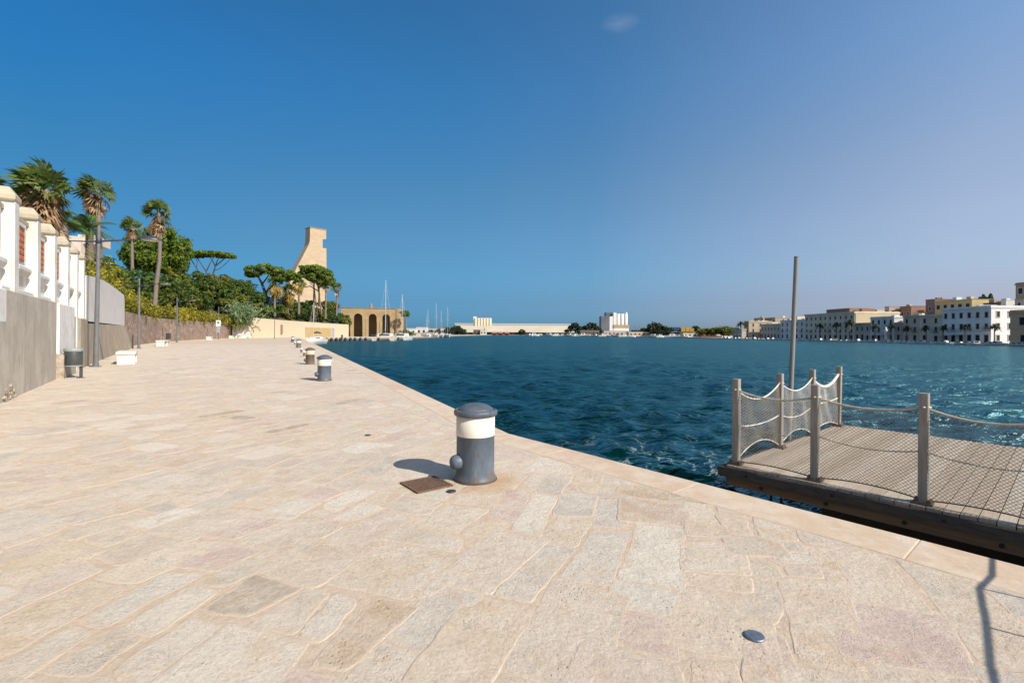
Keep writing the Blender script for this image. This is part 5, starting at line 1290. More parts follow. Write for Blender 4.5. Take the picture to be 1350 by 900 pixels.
Yb = 236
BAST = blockwork('bastion_stone', (0.36, 0.25, 0.13), (0.42, 0.30, 0.165), (0.25, 0.18, 0.10), 1.4, 0.6, 0.7)
BASTD = M('bastion_stone_dark', (0.34, 0.25, 0.145), (0.24, 0.18, 0.11), .5, .95)
bo_ = at(449, 443.5, Yb); bo_.z = -0.7
be_ = at(531, 443.5, Yb + 10); be_.z = -0.7
bt = thing('arched_bastion', 'long brown stone bastion with tall arched niches behind the catamarans', 'bastion', bo_, math.atan2(be_.y - bo_.y, be_.x - bo_.x))
BL = (be_ - bo_).length; BH = at(490, 406.5, Yb + 5).z + 0.7
def bx_(px):     # local x of a photo column
    d = (be_ - bo_).normalized(); k = (px - 675) / F
    return (k * bo_.y - bo_.x) / (d.x - k * d.y)
arches = [(466.5, 477.5), (486, 496.5), (504, 514)]
def arch_poly(x0, x1, zs, zb=0.0, n=12):
    r = (x1 - x0) / 2; cx = (x0 + x1) / 2
    return [(x0, zb)] + [(x0, zs)] + [(cx - r * math.cos(math.pi * i / n), zs + r * math.sin(math.pi * i / n)) for i in range(1, n)] + [(x1, zs), (x1, zb)]
spring = at(490, 418.5, Yb + 4).z + 0.7
# front skin with arched openings, as piers and spandrels, over a set back wall
edges = [0.0]
for p0, p1 in arches: edges += [bx_(p0), bx_(p1)]
edges.append(BL)
a = MB(); DEP = 8.0
for i in range(0, len(edges), 2):
    x0, x1 = edges[i], edges[i + 1]
    a.box(((x0 + x1) / 2, DEP / 2, spring / 2), (x1 - x0, DEP, spring))
topz = spring
for i in range(1, len(edges) - 1, 2):
    x0, x1 = edges[i], edges[i + 1]; r = (x1 - x0) / 2; cx = (x0 + x1) / 2; n = 10
    for k in range(n):
        g0, g1 = math.pi * k / n, math.pi * (k + 1) / n
        q = [(cx - r * math.cos(g0), spring + r * math.sin(g0)), (cx - r * math.cos(g1), spring + r * math.sin(g1)), (cx - r * math.cos(g1), BH), (cx - r * math.cos(g0), BH)]
        a.prism(q[::-1], -DEP, 0.0, 0, (0, 0, 0), (1, 0, 0), (0, 0, 1), (0, -1, 0))
for i in range(0, len(edges), 2):
    x0, x1 = edges[i], edges[i + 1]; a.box(((x0 + x1) / 2, DEP / 2, (spring + BH) / 2), (x1 - x0, DEP, BH - spring))
a.build('front_wall', BAST, bt)
a = MB(); a.box((BL / 2, DEP + 3, BH / 2), (BL, 6, BH - .01)); a.build('inner_wall', BASTD, bt)  # darker stone colour puts the niche shade into the back wall
a = MB(); a.box((BL / 2, 7, BH + 0.12), (BL + .5, 14.6, 0.24)); a.build('coping', M('bastion_coping', (0.22, .17, .12), (0.3, .24, .17), 1, .9), bt)
for i in range(0, len(edges), 2):           # sloping buttress feet beside each niche
    for x in ([edges[i + 1] - .9] if i == 0 else [edges[i] + .9, edges[i + 1] - .9] if i < 6 else [edges[i] + .9]):
        a = MB(); a.prism([(0, 0), (-1.7, 0), (-0.25, spring * .8), (0, spring * .8)][::-1], x - .8, x + .8, 0, (0, 0, 0), (0, 1, 0), (0, 0, 1), (1, 0, 0)); a.build('buttress', BAST, bt)
a = MB(); n = 20; cx = BL - 2.2
V = [(cx + r * math.cos(2 * math.pi * j / n), 2.2 + r * math.sin(2 * math.pi * j / n), z) for r, z in ((3.1, 0), (2.7, BH - .02)) for j in range(n)]
a.add(V, [(j, (j + 1) % n, n + (j + 1) % n, n + j) for j in range(n)] + [tuple(range(n, 2 * n))], 0); a.build('corner_turret', BAST, bt)
a = MB(); a.lathe([(.9, 0), (.9, .5), (.5, .9), (.62, 1.7), (.3, 2.3), (.01, 2.5)], 10, (bx_(489.5), 3, BH + .24)); a.build('finial', BASTD, bt)

# jetty posts and tyres
TYRE = M('black_rubber', (0.012, 0.012, 0.013), rough=0.8)
def jet(px, z=-0.7):
    for (x0, y0), (x1, y1) in zip(shore_line, shore_line[1:]):
        for k in range(101):
            f = k / 100; x, y = lerp(x0, x1, f), lerp(y0, y1, f)
            if 675 + F * x / y >= px: return Vector((x, y, z)), math.atan2(y1 - y0, x1 - x0)
jl = 'black tyre fender hanging on the low basin quay'
for px in (430, 436, 442, 448, 454, 461, 467, 474, 481):
    p, g_ = jet(px); t = thing('tyre_fender', jl, 'tyre', p + Vector((0.12, -0.12, -.1)), g_, 'tyre fenders along the basin quay')
    a = MB(); pts = [(0.42 * math.cos(q), -.15, 0.42 * math.sin(q)) for q in np.linspace(0, 2 * math.pi, 17)]; a.tube(pts, 0.16, 8, caps=False); a.build('tread', TYRE, t)
p, g_ = jet(452)
t = thing('mooring_bollard', 'short dark bollard on the low basin quay before the yellow wall', 'bollard', p + Vector((-1.0, 2, 0)))
a = MB(); a.lathe([(.28, 0), (.26, .9), (.36, 1.0), (.36, 1.2), (.1, 1.35), (.01, 1.36)], 12); a.build('body', DARKST, t)
a = MB(); a.lathe([(.4, 0), (.4, .05), (.29, .06)], 12); a.build('base_flange', RUSTSTAIN, t)

# ------------------------------------------------------------------ boats
GEL = M('white_gelcoat', (0.74, 0.74, 0.72), (0.66, 0.65, 0.62), .8, 0.35)
NAVY = M('navy_canvas', (0.018, 0.03, 0.06), (0.03, .045, .085), 2, .8)
ALU = M('mast_aluminium', (0.62, 0.62, 0.60), rough=0.4, metallic=.3)
CREAM = M('cream_hull_paint', (0.58, 0.50, 0.36), (0.66, 0.60, 0.48), .6, .5)
GREYB = M('boat_grey', (0.22, 0.23, 0.24), rough=.6)
def hull(a, Ln, bw, fb, dr=0.25, xo=0.0, stern=0.75, n=12):
    V = []
    for i in range(n + 1):
        f = i / n; w = bw / 2 * (stern + (1 - stern) * math.sin(min(1, f * 1.6) * math.pi / 2)) * (1 - max(0, (f - .45) / .55) ** 2.2); w = max(w, .02); sh = fb * (1 + .25 * f * f)
        y = -Ln / 2 + Ln * f
        V += [(xo - w, y, sh), (xo - w * .88, y, sh * .45), (xo - w * .5, y - (0.25 * f), -dr), (xo + w * .5, y - (.25 * f), -dr), (xo + w * .88, y, sh * .45), (xo + w, y, sh)]
    a.add(V, [(6 * i + k, 6 * i + k + 1, 6 * i + 7 + k, 6 * i + 6 + k) for i in range(n) for k in range(5)] + [(0, 5, 4, 3, 2, 1)] + [(6 * i, 6 * i + 6, 6 * i + 11, 6 * i + 5) for i in range(n)], 0, False)
def sailboat(P, rz, label, Ln=9, bw=3.0, fb=1.0, mast=9.5, cover=NAVY, group=None, hullm=GEL, tilt=0):
    t = thing('sailboat', label, 'sailboat', P, rz, group)
    a = MB(); hull(a, Ln, bw, fb); a.build('hull', hullm, t)
    a = MB(); a.prism([(-bw * .3, fb), (bw * .3, fb), (bw * .22, fb + .55), (-bw * .22, fb + .55)], -Ln * .12, Ln * .25, 0, (0, 0, 0), (1, 0, 0), (0, 0, 1), (0, -1, 0)); 
    a.v = [(x, -y if False else y, z) for x, y, z in a.v]; c_ = a.build('cabin', hullm, t)
    a = MB(); a.box((bw * .27, 0, fb + .3), (.06, Ln * .22, .22)); a.box((-bw * .27, 0, fb + .3), (.06, Ln * .22, .22)); a.box((0, -Ln * .255, fb + .3), (bw * .3, .05, .3)); a.build('window', DARKW, c_)
    a = MB(); my = Ln * .08; a.tube([(0, my, fb + .3), (tilt, my, fb + mast)], [.075, .05], 8); a.tube([(-bw * .25, my, fb + mast * .55), (bw * .25, my, fb + mast * .55)], .03, 6); mt_ = a.build('mast', ALU, t)
    a = MB()
    for e in ((0, Ln * .48, fb + .2), (0, -Ln * .48, fb + .1), (bw * .45, my, fb), (-bw * .45, my, fb)): a.tube([(tilt, my, fb + mast), e], .012, 4)
    a.build('rigging', ALU, t)
    a = MB(); a.tube([(0, my, fb + 1.5), (0, my - Ln * .22, fb + 1.6), (0, my - Ln * .42, fb + 1.35)], [.12, .24, .10], 8); a.build('sail_cover', cover, t)
    a = MB(); a.tube([(-bw * .36, -Ln * .48, fb), (-bw * .36, -Ln * .48, fb + .7), (bw * .36, -Ln * .48, fb + .7), (bw * .36, -Ln * .48, fb)], .02, 6); a.build('stern_rail', ALU, t)
    return t
p = at(415.2, 453, 115); sailboat((p.x, p.y, ZW), math.radians(172), 'white sailboat with a navy sail cover moored at the far end of the quay', 8.0, 3.0, 1.15, 8.6)
def catamaran(P, rz, label, mast, w=6.2, Ln=11, hm=CREAM, group=None, my=0):
    t = thing('catamaran', label, 'catamaran', P, rz, group)
    for s in (-1, 1):
        a = MB(); hull(a, Ln, 2.0, 1.25, .3, s * w / 2, .85); a.build('hull', hm, t)
    a = MB(); a.box((0, -.3, 1.25), (w - 1.6, Ln * .62, .45)); a.build('bridge_deck', hm, t)
    a = MB(); a.prism([(-w * .42, 1.47), (w * .42, 1.47), (w * .34, 2.5), (-w * .34, 2.5)], -Ln * .22, Ln * .22, 0, (0, 0, 0), (1, 0, 0), (0, 0, 1), (0, 1, 0)); c_ = a.build('cabin', GEL, t)
    a = MB(); a.box((0, -Ln * .225, 2.0), (w * .55, .06, .55)); a.box((0, Ln * .225, 2.0), (w * .55, .06, .5)); a.build('window', DARKW, c_)
    a = MB(); a.tube([(0, my, 2.4), (0, my, mast)], [.12, .085], 8); a.tube([(-1.1, my, mast * .6), (1.1, my, mast * .6)], .035, 6); a.build('mast', ALU, t)
    a = MB()
    for e in ((0, Ln * .45, 1.3), (w / 2, my - .6, 1.3), (-w / 2, my - .6, 1.3)): a.tube([(0, my, mast * .96), e], .03, 4)
    a.build('rigging', ALU, t)
    a = MB(); a.tube([(0, my - .2, 3.1), (0, my - 2.4, 3.3), (0, my - 4.6, 3.0)], [.18, .34, .15], 8); a.build('sail_cover', NAVY, t)
    a = MB()
    for s in (-1, 1):
        a.tube([(s * w / 2 - .8, -Ln * .46, 1.3), (s * w / 2 - .8, -Ln * .46, 2.0), (s * w / 2 + .8, -Ln * .46, 2.0), (s * w / 2 + .8, -Ln * .46, 1.3)], .03, 6)
    a.tube([(-w / 2 + .8, -Ln * .44, 2.0), (w / 2 - .8, -Ln * .44, 2.0)], .03, 6); a.build('stern_rail', ALU, t)
    return t
GC = 'catamarans by the arched bastion'
p = at(508, 449, 166); catamaran((p.x, p.y, ZW), 0.12, 'cream catamaran with the tallest mast, moored stern on before the arched bastion', 20.8, 6.0, 11, CREAM, GC)
p = at(525, 448.4, 176); catamaran((p.x, p.y + 6, ZW), -0.05, 'second catamaran with a shorter mast, right of the tallest masted one', 17.2, 5.2, 10.5, GEL, GC)
GS = 'masted boats in the small marina'
for px, py, Y, mast, lb_ in ((563.5, 445.5, 262, 14, 'low pale sailboat at the left of the marina with a short mast'), (574.5, 446, 272, 18.3, 'sailboat with the tallest mast of the small marina'), (581, 445.6, 285, 14.5, 'sailboat with the shortest mast in the middle of the marina'), (589.5, 445.3, 290, 17.0, 'white sailboat at the right of the marina')):
    p = at(px, py, Y); sailboat((p.x, p.y, ZW), math.radians(200), lb_, 11, 3.6, 1.5, mast, NAVY, GS, GEL)
p = at(545.5, 445.2, 262); sailboat((p.x + 3, p.y + 26, ZW + .6), 1.3, 'small sailboat with a short white mast near the promenade trees', 8, 2.6, 1.1, 11, GREYB)
# ------------------------------------------------------------------ far harbour
def simple(name, label, cat, P, parts, rz=0, group=None):
    t = thing(name, label, cat, P, rz, group)
    for nm, mat, boxes in parts:
        a = MB()
        for b in boxes: a.box(*b)
        a.build(nm, mat, t)
    return t
def span(px0, px1, Y, z0, py_top):
    a = at(px0, 439, Y); b = at(px1, 439, Y); top = at((px0 + px1) / 2, py_top, Y).z
    return (a.x + b.x) / 2, b.x - a.x, top - z0
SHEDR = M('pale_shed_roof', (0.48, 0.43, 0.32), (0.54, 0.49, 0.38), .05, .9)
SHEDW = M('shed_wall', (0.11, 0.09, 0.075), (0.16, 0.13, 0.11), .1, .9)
GZ = -0.7
# long pale roofed warehouse (two lengths)
for px0, px1, lb_, Y in ((606, 638, 'left end length of the long pale roofed harbour shed', 640), (640, 757, 'long pale roofed harbour shed stretching behind the red tents', 640)):
    x, w_, h = span(px0, px1, Y, GZ, 429.6); eave = at((px0 + px1) / 2, 438, Y).z - GZ
    t = thing('harbour_shed', lb_, 'warehouse', (x, Y, GZ), 0, 'harbour sheds')
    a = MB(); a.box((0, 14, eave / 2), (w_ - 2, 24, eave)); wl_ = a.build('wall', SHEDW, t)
    for k in range(int(w_ / 9)):
      a = MB(); a.box((-w_ / 2 + 5 + k * 9, 1.9, eave * .45), (4.5, .3, eave * .8)); a.build('doorway', M('dark_doorway', (.03, .028, .026), rough=.9), t)
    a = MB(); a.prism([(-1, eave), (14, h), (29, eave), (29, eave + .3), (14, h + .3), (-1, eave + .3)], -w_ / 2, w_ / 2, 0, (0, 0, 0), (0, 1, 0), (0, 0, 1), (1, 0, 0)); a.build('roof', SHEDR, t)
x, w_, h = span(600, 752, 900, GZ, 426.6)
simple('factory_hall', 'very long low pale hall on the skyline behind the harbour sheds', 'industrial hall', (x, 900, GZ), [('wall', M('pale_grey_hall', (.42, .42, .40), (.48, .47, .44), .02, .9), [((0, 10, h / 2 - .6), (w_, 20, h - 1.2))]), ('roof_edge', M('white_trim', (.6, .6, .58), rough=.8), [((0, 9.8, h - .5), (w_ + 2, 21, 1.2))])])
SILO = M('beige_silo_concrete', (.56, .47, .34), (.62, .53, .40), .1, .9)
SILOW = M('white_silo_concrete', (.66, .65, .62), (.72, .71, .69), .1, .85)
SILOG = M('grey_silo_wall', (.10, .115, .14), (.14, .155, .18), .1, .85)  # dark grey of the two towers beside the white cells
# beige silo row
Y = 860; t = thing('silo', 'row of beige grain silos behind the harbour sheds', 'silo', (at(637, 440, Y).x, Y, GZ))
h = at(637, 420.2, Y).z - GZ; m1 = at(625, 440, Y).x - t.location.x; m2 = at(648, 440, Y).x - t.location.x
for k in range(6):
    a = MB(); a.lathe([((m2 - m1) / 12, 0), ((m2 - m1) / 12, h), ((m2 - m1) / 12 * .3, h + 1)], 14, (m1 + (m2 - m1) * (k + .5) / 6, 0, 0)); a.build('cell', SILO, t)
a = MB(); hh_ = at(627, 417.2, Y).z - GZ; a.box((m1 + 1.2, 3, hh_ / 2), (5.5, 6, hh_)); a.build('elevator_tower', SILOW, t)
a = MB(); a.box(((m1 + m2) / 2, 1, h + 1.2), (m2 - m1, 3, 1.0)); a.build('conveyor_gallery', SILO, t)
# white and grey silo
Y = 600; X0 = at(792, 440, Y).x; c0 = at(810, 440, Y).x
t = thing('silo', 'tall silo of white cylinders with grey towers by the water', 'silo', (c0, Y, GZ))
def sx(px): return at(px, 440, Y).x - c0
def hz(py): return at(810, py, Y).z - GZ
a = MB(); a.box(((sx(792) + sx(803)) / 2, 4, hz(416.8) / 2), (sx(803) - sx(792), 14, hz(416.8))); a.build('grey_tower', SILOG, t)
a = MB(); a.box(((sx(800) + sx(808.3)) / 2, 12, hz(411.5) / 2), (sx(808.3) - sx(800), 10, hz(411.5))); a.build('grey_tower', SILOG, t)
a = MB(); a.box(((sx(803.2) + sx(807.8)) / 2, 3, hz(417) / 2), (sx(807.8) - sx(803.2), 8, hz(417))); a.build('lift_shaft', SILOW, t)
a = MB(); a.box(((sx(808.6) + sx(812.4)) / 2, 3.5, hz(412) / 2), (sx(812.4) - sx(808.6), 8, hz(412))); a.build('lift_shaft', SILOW, t)
for k in range(3):
    r = (sx(828) - sx(813)) / 6; a = MB(); a.lathe([(r, hz(428)), (r, hz(413.8)), (r * .9, hz(413.4))], 20, (sx(813) + r * (2 * k + 1), 3, 0)); a.build('cell', SILOW, t)
a = MB(); a.box(((sx(808.4) + sx(829)) / 2, 3, hz(428) - 1.8), (sx(829) - sx(808.4), 10, 3.6)); a.build('hopper_band', M('ochre_band', (.38, .27, .14), (.44, .32, .18), .1, .9), t)
a = MB(); a.box(((sx(808.4) + sx(828.6)) / 2, 3, (hz(428) - 3.6) / 2), (sx(828.6) - sx(808.4), 9, hz(428) - 3.6)); a.build('base', SILOW, t)
a = MB(); a.lathe([(1.4, hz(413.3)), (1.6, hz(412.2)), (.1, hz(411))], 12, (sx(826), 3, 0)); a.build('roof_tank', SILOW, t)
a = MB()
for k in range(9): a.tube([(sx(813) + k * 1.6, 3, hz(413.6)), (sx(813) + k * 1.6, 3, hz(412))], .12, 4)
a.tube([(sx(813), 3, hz(412)), (sx(825.5), 3, hz(412))], .12, 4); a.build('roof_railing', GREYB, t)
# low pink quay walls and buildings
PINKW = M('pink_quay_wall', (.48, .36, .29), (.54, .42, .34), .1, .9)
CREAMW = M('cream_low_wall', (.55, .49, .39), (.60, .55, .45), .1, .9)
for nm, px0, px1, Y, py, mat, lb_ in (('quay_building', 796, 828, 520, 436, PINKW, 'low pinkish quay building in front of the silo'), ('quay_building', 829, 863, 500, 437.2, PINKW, 'low pinkish quay building right of the silo'),
        ('quay_building', 864, 882, 470, 440, M('white_low_wall', (.6, .57, .52), (.66, .63, .58), .1, .9), 'low white quay building with a red patch in front'), ('quay_building', 901, 930, 440, 438.6, CREAMW, 'low cream quay building under the yellow containers'),
        ('white_kiosk', 633, 641, 575, 435, CREAMW, 'small pale kiosk building at the left of the red tents'), ('brick_store', 624, 633, 580, 434.2, M('dark_brown_store', (.12, .085, .07), (.16, .12, .1), .2, .9), 'dark brown store between the harbour sheds'),
        ('earth_bank', 765, 790, 520, 435.6, M('brown_bank', (.15, .10, .07), (.2, .13, .09), .1, .95), 'low brown building left of the silo, below dark trees'),
        ('waterfront_house', 536, 548, 420, 432.5, M('white_far_houses', (.6, .6, .6), (.5, .5, .52), .1, .9), 'white far building right of the arched bastion, left one'), ('waterfront_house', 549, 562, 450, 431.0, M('pale_far_houses', (.62, .60, .57), (.5, .5, .5), .1, .9), 'white far building left of the marina masts'),
        ('promenade_kiosk', 541, 574, 300, 438.2, CREAMW, 'long low cream kiosk on the promenade left of the marina'), ('far_block', 562, 600, 760, 432.8, M('far_grey_block', (.4, .38, .36), (.5, .47, .42), .05, .9), 'low pale far block behind the marina masts')):
    x, w_, h = span(px0, px1, Y, GZ, py)
    t = thing(nm, lb_, 'building', (x, Y, GZ))
    a = MB(); a.box((0, 5, h / 2 - .15), (w_, 10, h - .3)); a.build('wall', mat, t)
    a = MB(); a.box((0, 5, h - .15), (w_ + .5, 10.5, .3)); a.build('roof', CREAMW if mat is not CREAMW else SHEDR, t)
    k = min(8, max(2, int(w_ / 4)))
    for q in range(k):
        a = MB(); a.box((-w_ / 2 + w_ * (q + .5) / k, -.03, h * .45), (w_ / k * .4, .1, h * .3)); a.build('window', DARKW, t)
# red tents
RED = M('red_canvas', (.42, .12, .10), (.5, .2, .17), .5, .8)
for px, Y, lb_ in ((652, 574, 'red canvas tent on the far quay, left one of three'), (660, 574, 'red canvas tent on the far quay, middle one of three'), (668.5, 572, 'red canvas tent on the far quay, right one with a pale peak')):
    p = at(px, 441.6, Y); h = 3.4; t = thing('market_tent', lb_, 'tent', (p.x, p.y, GZ), 0, 'red tents on the far quay')
    a = MB(); V = [(-3.2, -2, 2.0), (3.2, -2, 2.0), (3.2, 2, 2.0), (-3.2, 2, 2.0), (0, 0, 4.4)]; a.add(V, [(0, 1, 4), (1, 2, 4), (2, 3, 4), (3, 0, 4), (3, 2, 1, 0)]); a.build('canopy', RED, t)
    a = MB(); a.box((0, 2, 1.0), (6.2, .1, 2.0)); a.build('back_cloth', RED, t)
    for s in (-3, 3): 
        a = MB(); a.tube([(s, -1.9, 0), (s, -1.9, 2.05)], .08, 5); a.build('leg', ALU, t)
# containers
def container(px0, px1, Y, py0, py1, mat, lb_, grp):
    x, w_, _ = span(px0, px1, Y, 0, 430); z0 = at(900, py1, Y).z; z1 = at(900, py0, Y).z
    t = thing('shipping_container', lb_, 'container', (x, Y, z0), 0, grp)
    a = MB(); a.box((0, 1.5, (z1 - z0) / 2), (w_ - .4, 2.9, z1 - z0 - .2))
    a.build('shell', mat, t)
    a = MB()
    for k in range(12): a.box((-w_ / 2 + w_ * (k + .5) / 12, -.0, (z1 - z0) / 2), (.15, .12, z1 - z0 - .3))
    a.build('ribs', mat, t)
    a = MB(); a.box((0, 1.5, .1), (w_, 3, .2)); a.box((0, 1.5, z1 - z0 - .1), (w_, 3, .2)); a.build('frame', mat, t)
BLUEC = M('container_blue', (.02, .07, .16), (.03, .09, .2), .5, .6); YELC = M('container_yellow', (.55, .33, .03), (.62, .4, .06), .5, .6)
x, w_, h = span(884, 920, 452, GZ, 437.3)
simple('loading_deck', 'raised grey loading deck carrying the coloured containers', 'platform', (x, 450, GZ), [('deck', GREYB, [((0, 4, h - .3), (w_, 8, .5))]), ('legs', SHEDW, [((-w_ * .4 + k * w_ * .2, 4, h / 2 - .3), (.8, 6, h - .6)) for k in range(5)])])
GCN = 'containers on the loading deck'
container(888.5, 897.5, 450, 431.2, 437.0, BLUEC, 'blue shipping container at the left end of the deck', GCN)
container(898, 903.5, 448, 432.6, 437.1, YELC, 'yellow shipping container next to the blue one', GCN)
container(904.2, 909, 448, 432.2, 437.1, YELC, 'yellow shipping container between the two outer yellow ones', GCN)
container(909.6, 915, 448, 432.6, 437.1, YELC, 'yellow shipping container at the right end of the deck', GCN)
# harbour crane
Y = 520; p = at(839, 438, Y); t = thing('harbour_crane', 'grey harbour crane with slanting jibs right of the silo', 'crane', (p.x, p.y, GZ))
a = MB()
for s in (-2, 2): a.tube([(s * 1.3, 0, 0), (s * .4, 0, 5)], .35, 5)
a.box((0, 0, 5.6), (3.2, 3, 2)); a.build('portal', GREYB, t)
a = MB(); a.tube([(-.6, 0, 6.2), (-1.6, 0, 11.5), (-.3, 0, 8.5)], .28, 5); a.build('jib', GREYB, t)
a = MB(); a.tube([(.6, 0, 6.2), (3.6, 0, 10.5)], .26, 5); a.build('jib', GREYB, t)
# reddish brown barge
Y = 430; p = at(928, 444.5, Y); t = thing('barge', 'long dark red barge moored before the cream quay building', 'barge', (p.x, 415, ZW), -.05)
a = MB(); V = []
for f, w in ((-10.5, .6), (-9, 1.8), (7.5, 2.0), (9, 1.4)):
    V += [(f, -w, 2.5 if f < -8 else 1.7), (f * .94, -w * .7, -.3), (f * .94, w * .7, -.3), (f, w, 2.5 if f < -8 else 1.7)]
a.add(V, [(4 * i + k, 4 * i + 4 + k, 4 * i + 4 + (k + 1) % 4, 4 * i + (k + 1) % 4) for i in range(3) for k in range(4)] + [(0, 1, 2, 3), (15, 14, 13, 12)]); a.build('hull', M('dark_red_hull', (.11, .035, .03), (.15, .06, .05), .5, .7), t)
a = MB(); a.box((6.0, 0, 2.4), (3, 2.6, 1.5)); a.build('wheelhouse', CREAMW, t)
a = MB(); a.box((-1, 0, 1.85), (11, 2.6, .3)); a.build('hatch_cover', GREYB, t)
# small white motor boats: one model, copied
proto = thing('motor_boat', 'x', 'motor boat', (0, 0, ZW))
a = MB(); hull(a, 7.5, 2.6, .95); a.build('hull', GEL, proto)
a = MB(); a.prism([(-1.6, .95), (1.5, .95), (.9, 2.0), (-1.3, 2.0)], -.95, .95, 0, (0, 0, 0), (0, 1, 0), (0, 0, 1), (1, 0, 0)); cb = a.build('cabin', GEL, proto)
a = MB(); a.box((1.0, 0, 1.55), (.06, 1.6, .5)); a.box((-.99, 0, 1.55), (.06, 1.6, .5)); a.box((0, 1.26, 1.6), (1.4, .06, .45)); a.build('window', DARKW, cb)
first = [True]
def motorboat(px, py, Y, label, rz, s=1.0, grp='small boats along the far quay'):
    p = at(px, py, Y); o = proto if first[0] else copy_tree(proto); first[0] = False
    o.location = (p.x, p.y, ZW); o.rotation_euler = (0, 0, rz); o.scale = (s, s, s); o['label'] = label; o['group'] = grp
FB = [(697, 530), (704, 530), (712, 535), (724, 530), (733, 530), (742, 530), (750, 525), (759, 525), (768, 515), (776, 510), (784, 500), (796, 490), (806, 485), (815, 478), (822, 474), (832, 468), (861, 452), (870, 446), (885, 436), (893, 430), (900, 424)]
for i, (px, Y) in enumerate(FB): motorboat(px, 442.5, Y - 8, 'small white boat in the row along the far harbour quay', 1.57 + ((i * 37) % 10 - 5) * .12 + (3.14 if i % 2 else 0), 1.25 + ((i * 13) % 5) * .12)
def sh_x(Y):
    pts = shore_line[8:]
    for (x0, y0), (x1, y1) in zip(pts, pts[1:]):
        if min(y0, y1) <= Y <= max(y0, y1) and y0 != y1: return lerp(x0, x1, (Y - y0) / (y1 - y0))
    return 163
for i in range(64):
    Y = 150 + 185 * (i / 63) ** 1.25 + ((i * 29) % 7 - 3) * .5
    x = sh_x(Y) - 3.2
    o = copy_tree(proto); o.location = (x, Y, ZW); o.rotation_euler = (0, 0, (0.1 if i % 3 else 1.2) + ((i * 17) % 5) * .05); o.scale = ((0.45 + .09 * ((i * 7) % 4)),) * 3
    o['label'] = 'small white boat moored along the town quay'; o['group'] = 'small boats along the town quay'

# ------------------------------------------------------------------ the town across the water (fronts face the harbour, away from the sun)
XF = 168.0
ZB = -0.7
WINM = M('dark_town_window', (0.035, 0.034, 0.036), rough=0.6, spec=0.1)
FRAMEM = M('pale_window_surround', (.55, .52, .47), rough=.85)
def win_mesh(w, h):
    b = MB(); b.box((0, -.02, h / 2), (w, .06, h)); o = b.build('window', WINM); d1 = o.data; bpy.data.objects.remove(o)
    b = MB()
    for s in (-1, 1): b.box((s * (w / 2 + .09), -.05, h / 2 + .05), (.18, .14, h + .1))
    b.box((0, -.06, h + .16), (w + .5, .22, .16)); b.box((0, -.07, -.07), (w + .46, .26, .14)); o = b.build('surround', FRAMEM); d2 = o.data; bpy.data.objects.remove(o)
    return d1, d2
WM = {}
def add_win(parent, x, y, z, w, h, rz):
    k = (round(w, 1), round(h, 1))
    if k not in WM: WM[k] = win_mesh(*k)
    o = bpy.data.objects.new('window', WM[k][0]); COL.objects.link(o); o.parent = parent; o.location = (x, y, z); o.rotation_euler = (0, 0, rz)
    f = bpy.data.objects.new('surround', WM[k][1]); COL.objects.link(f); f.parent = o
def Yof(px, X): return X * F / (px - 675.0)
def wallmat(nm, c, c2=None): 
    c2 = c2 or tuple(v * .82 for v in c)
    return M(nm, c, c2, 0.25, .9, stretch=(1, 1, .35))
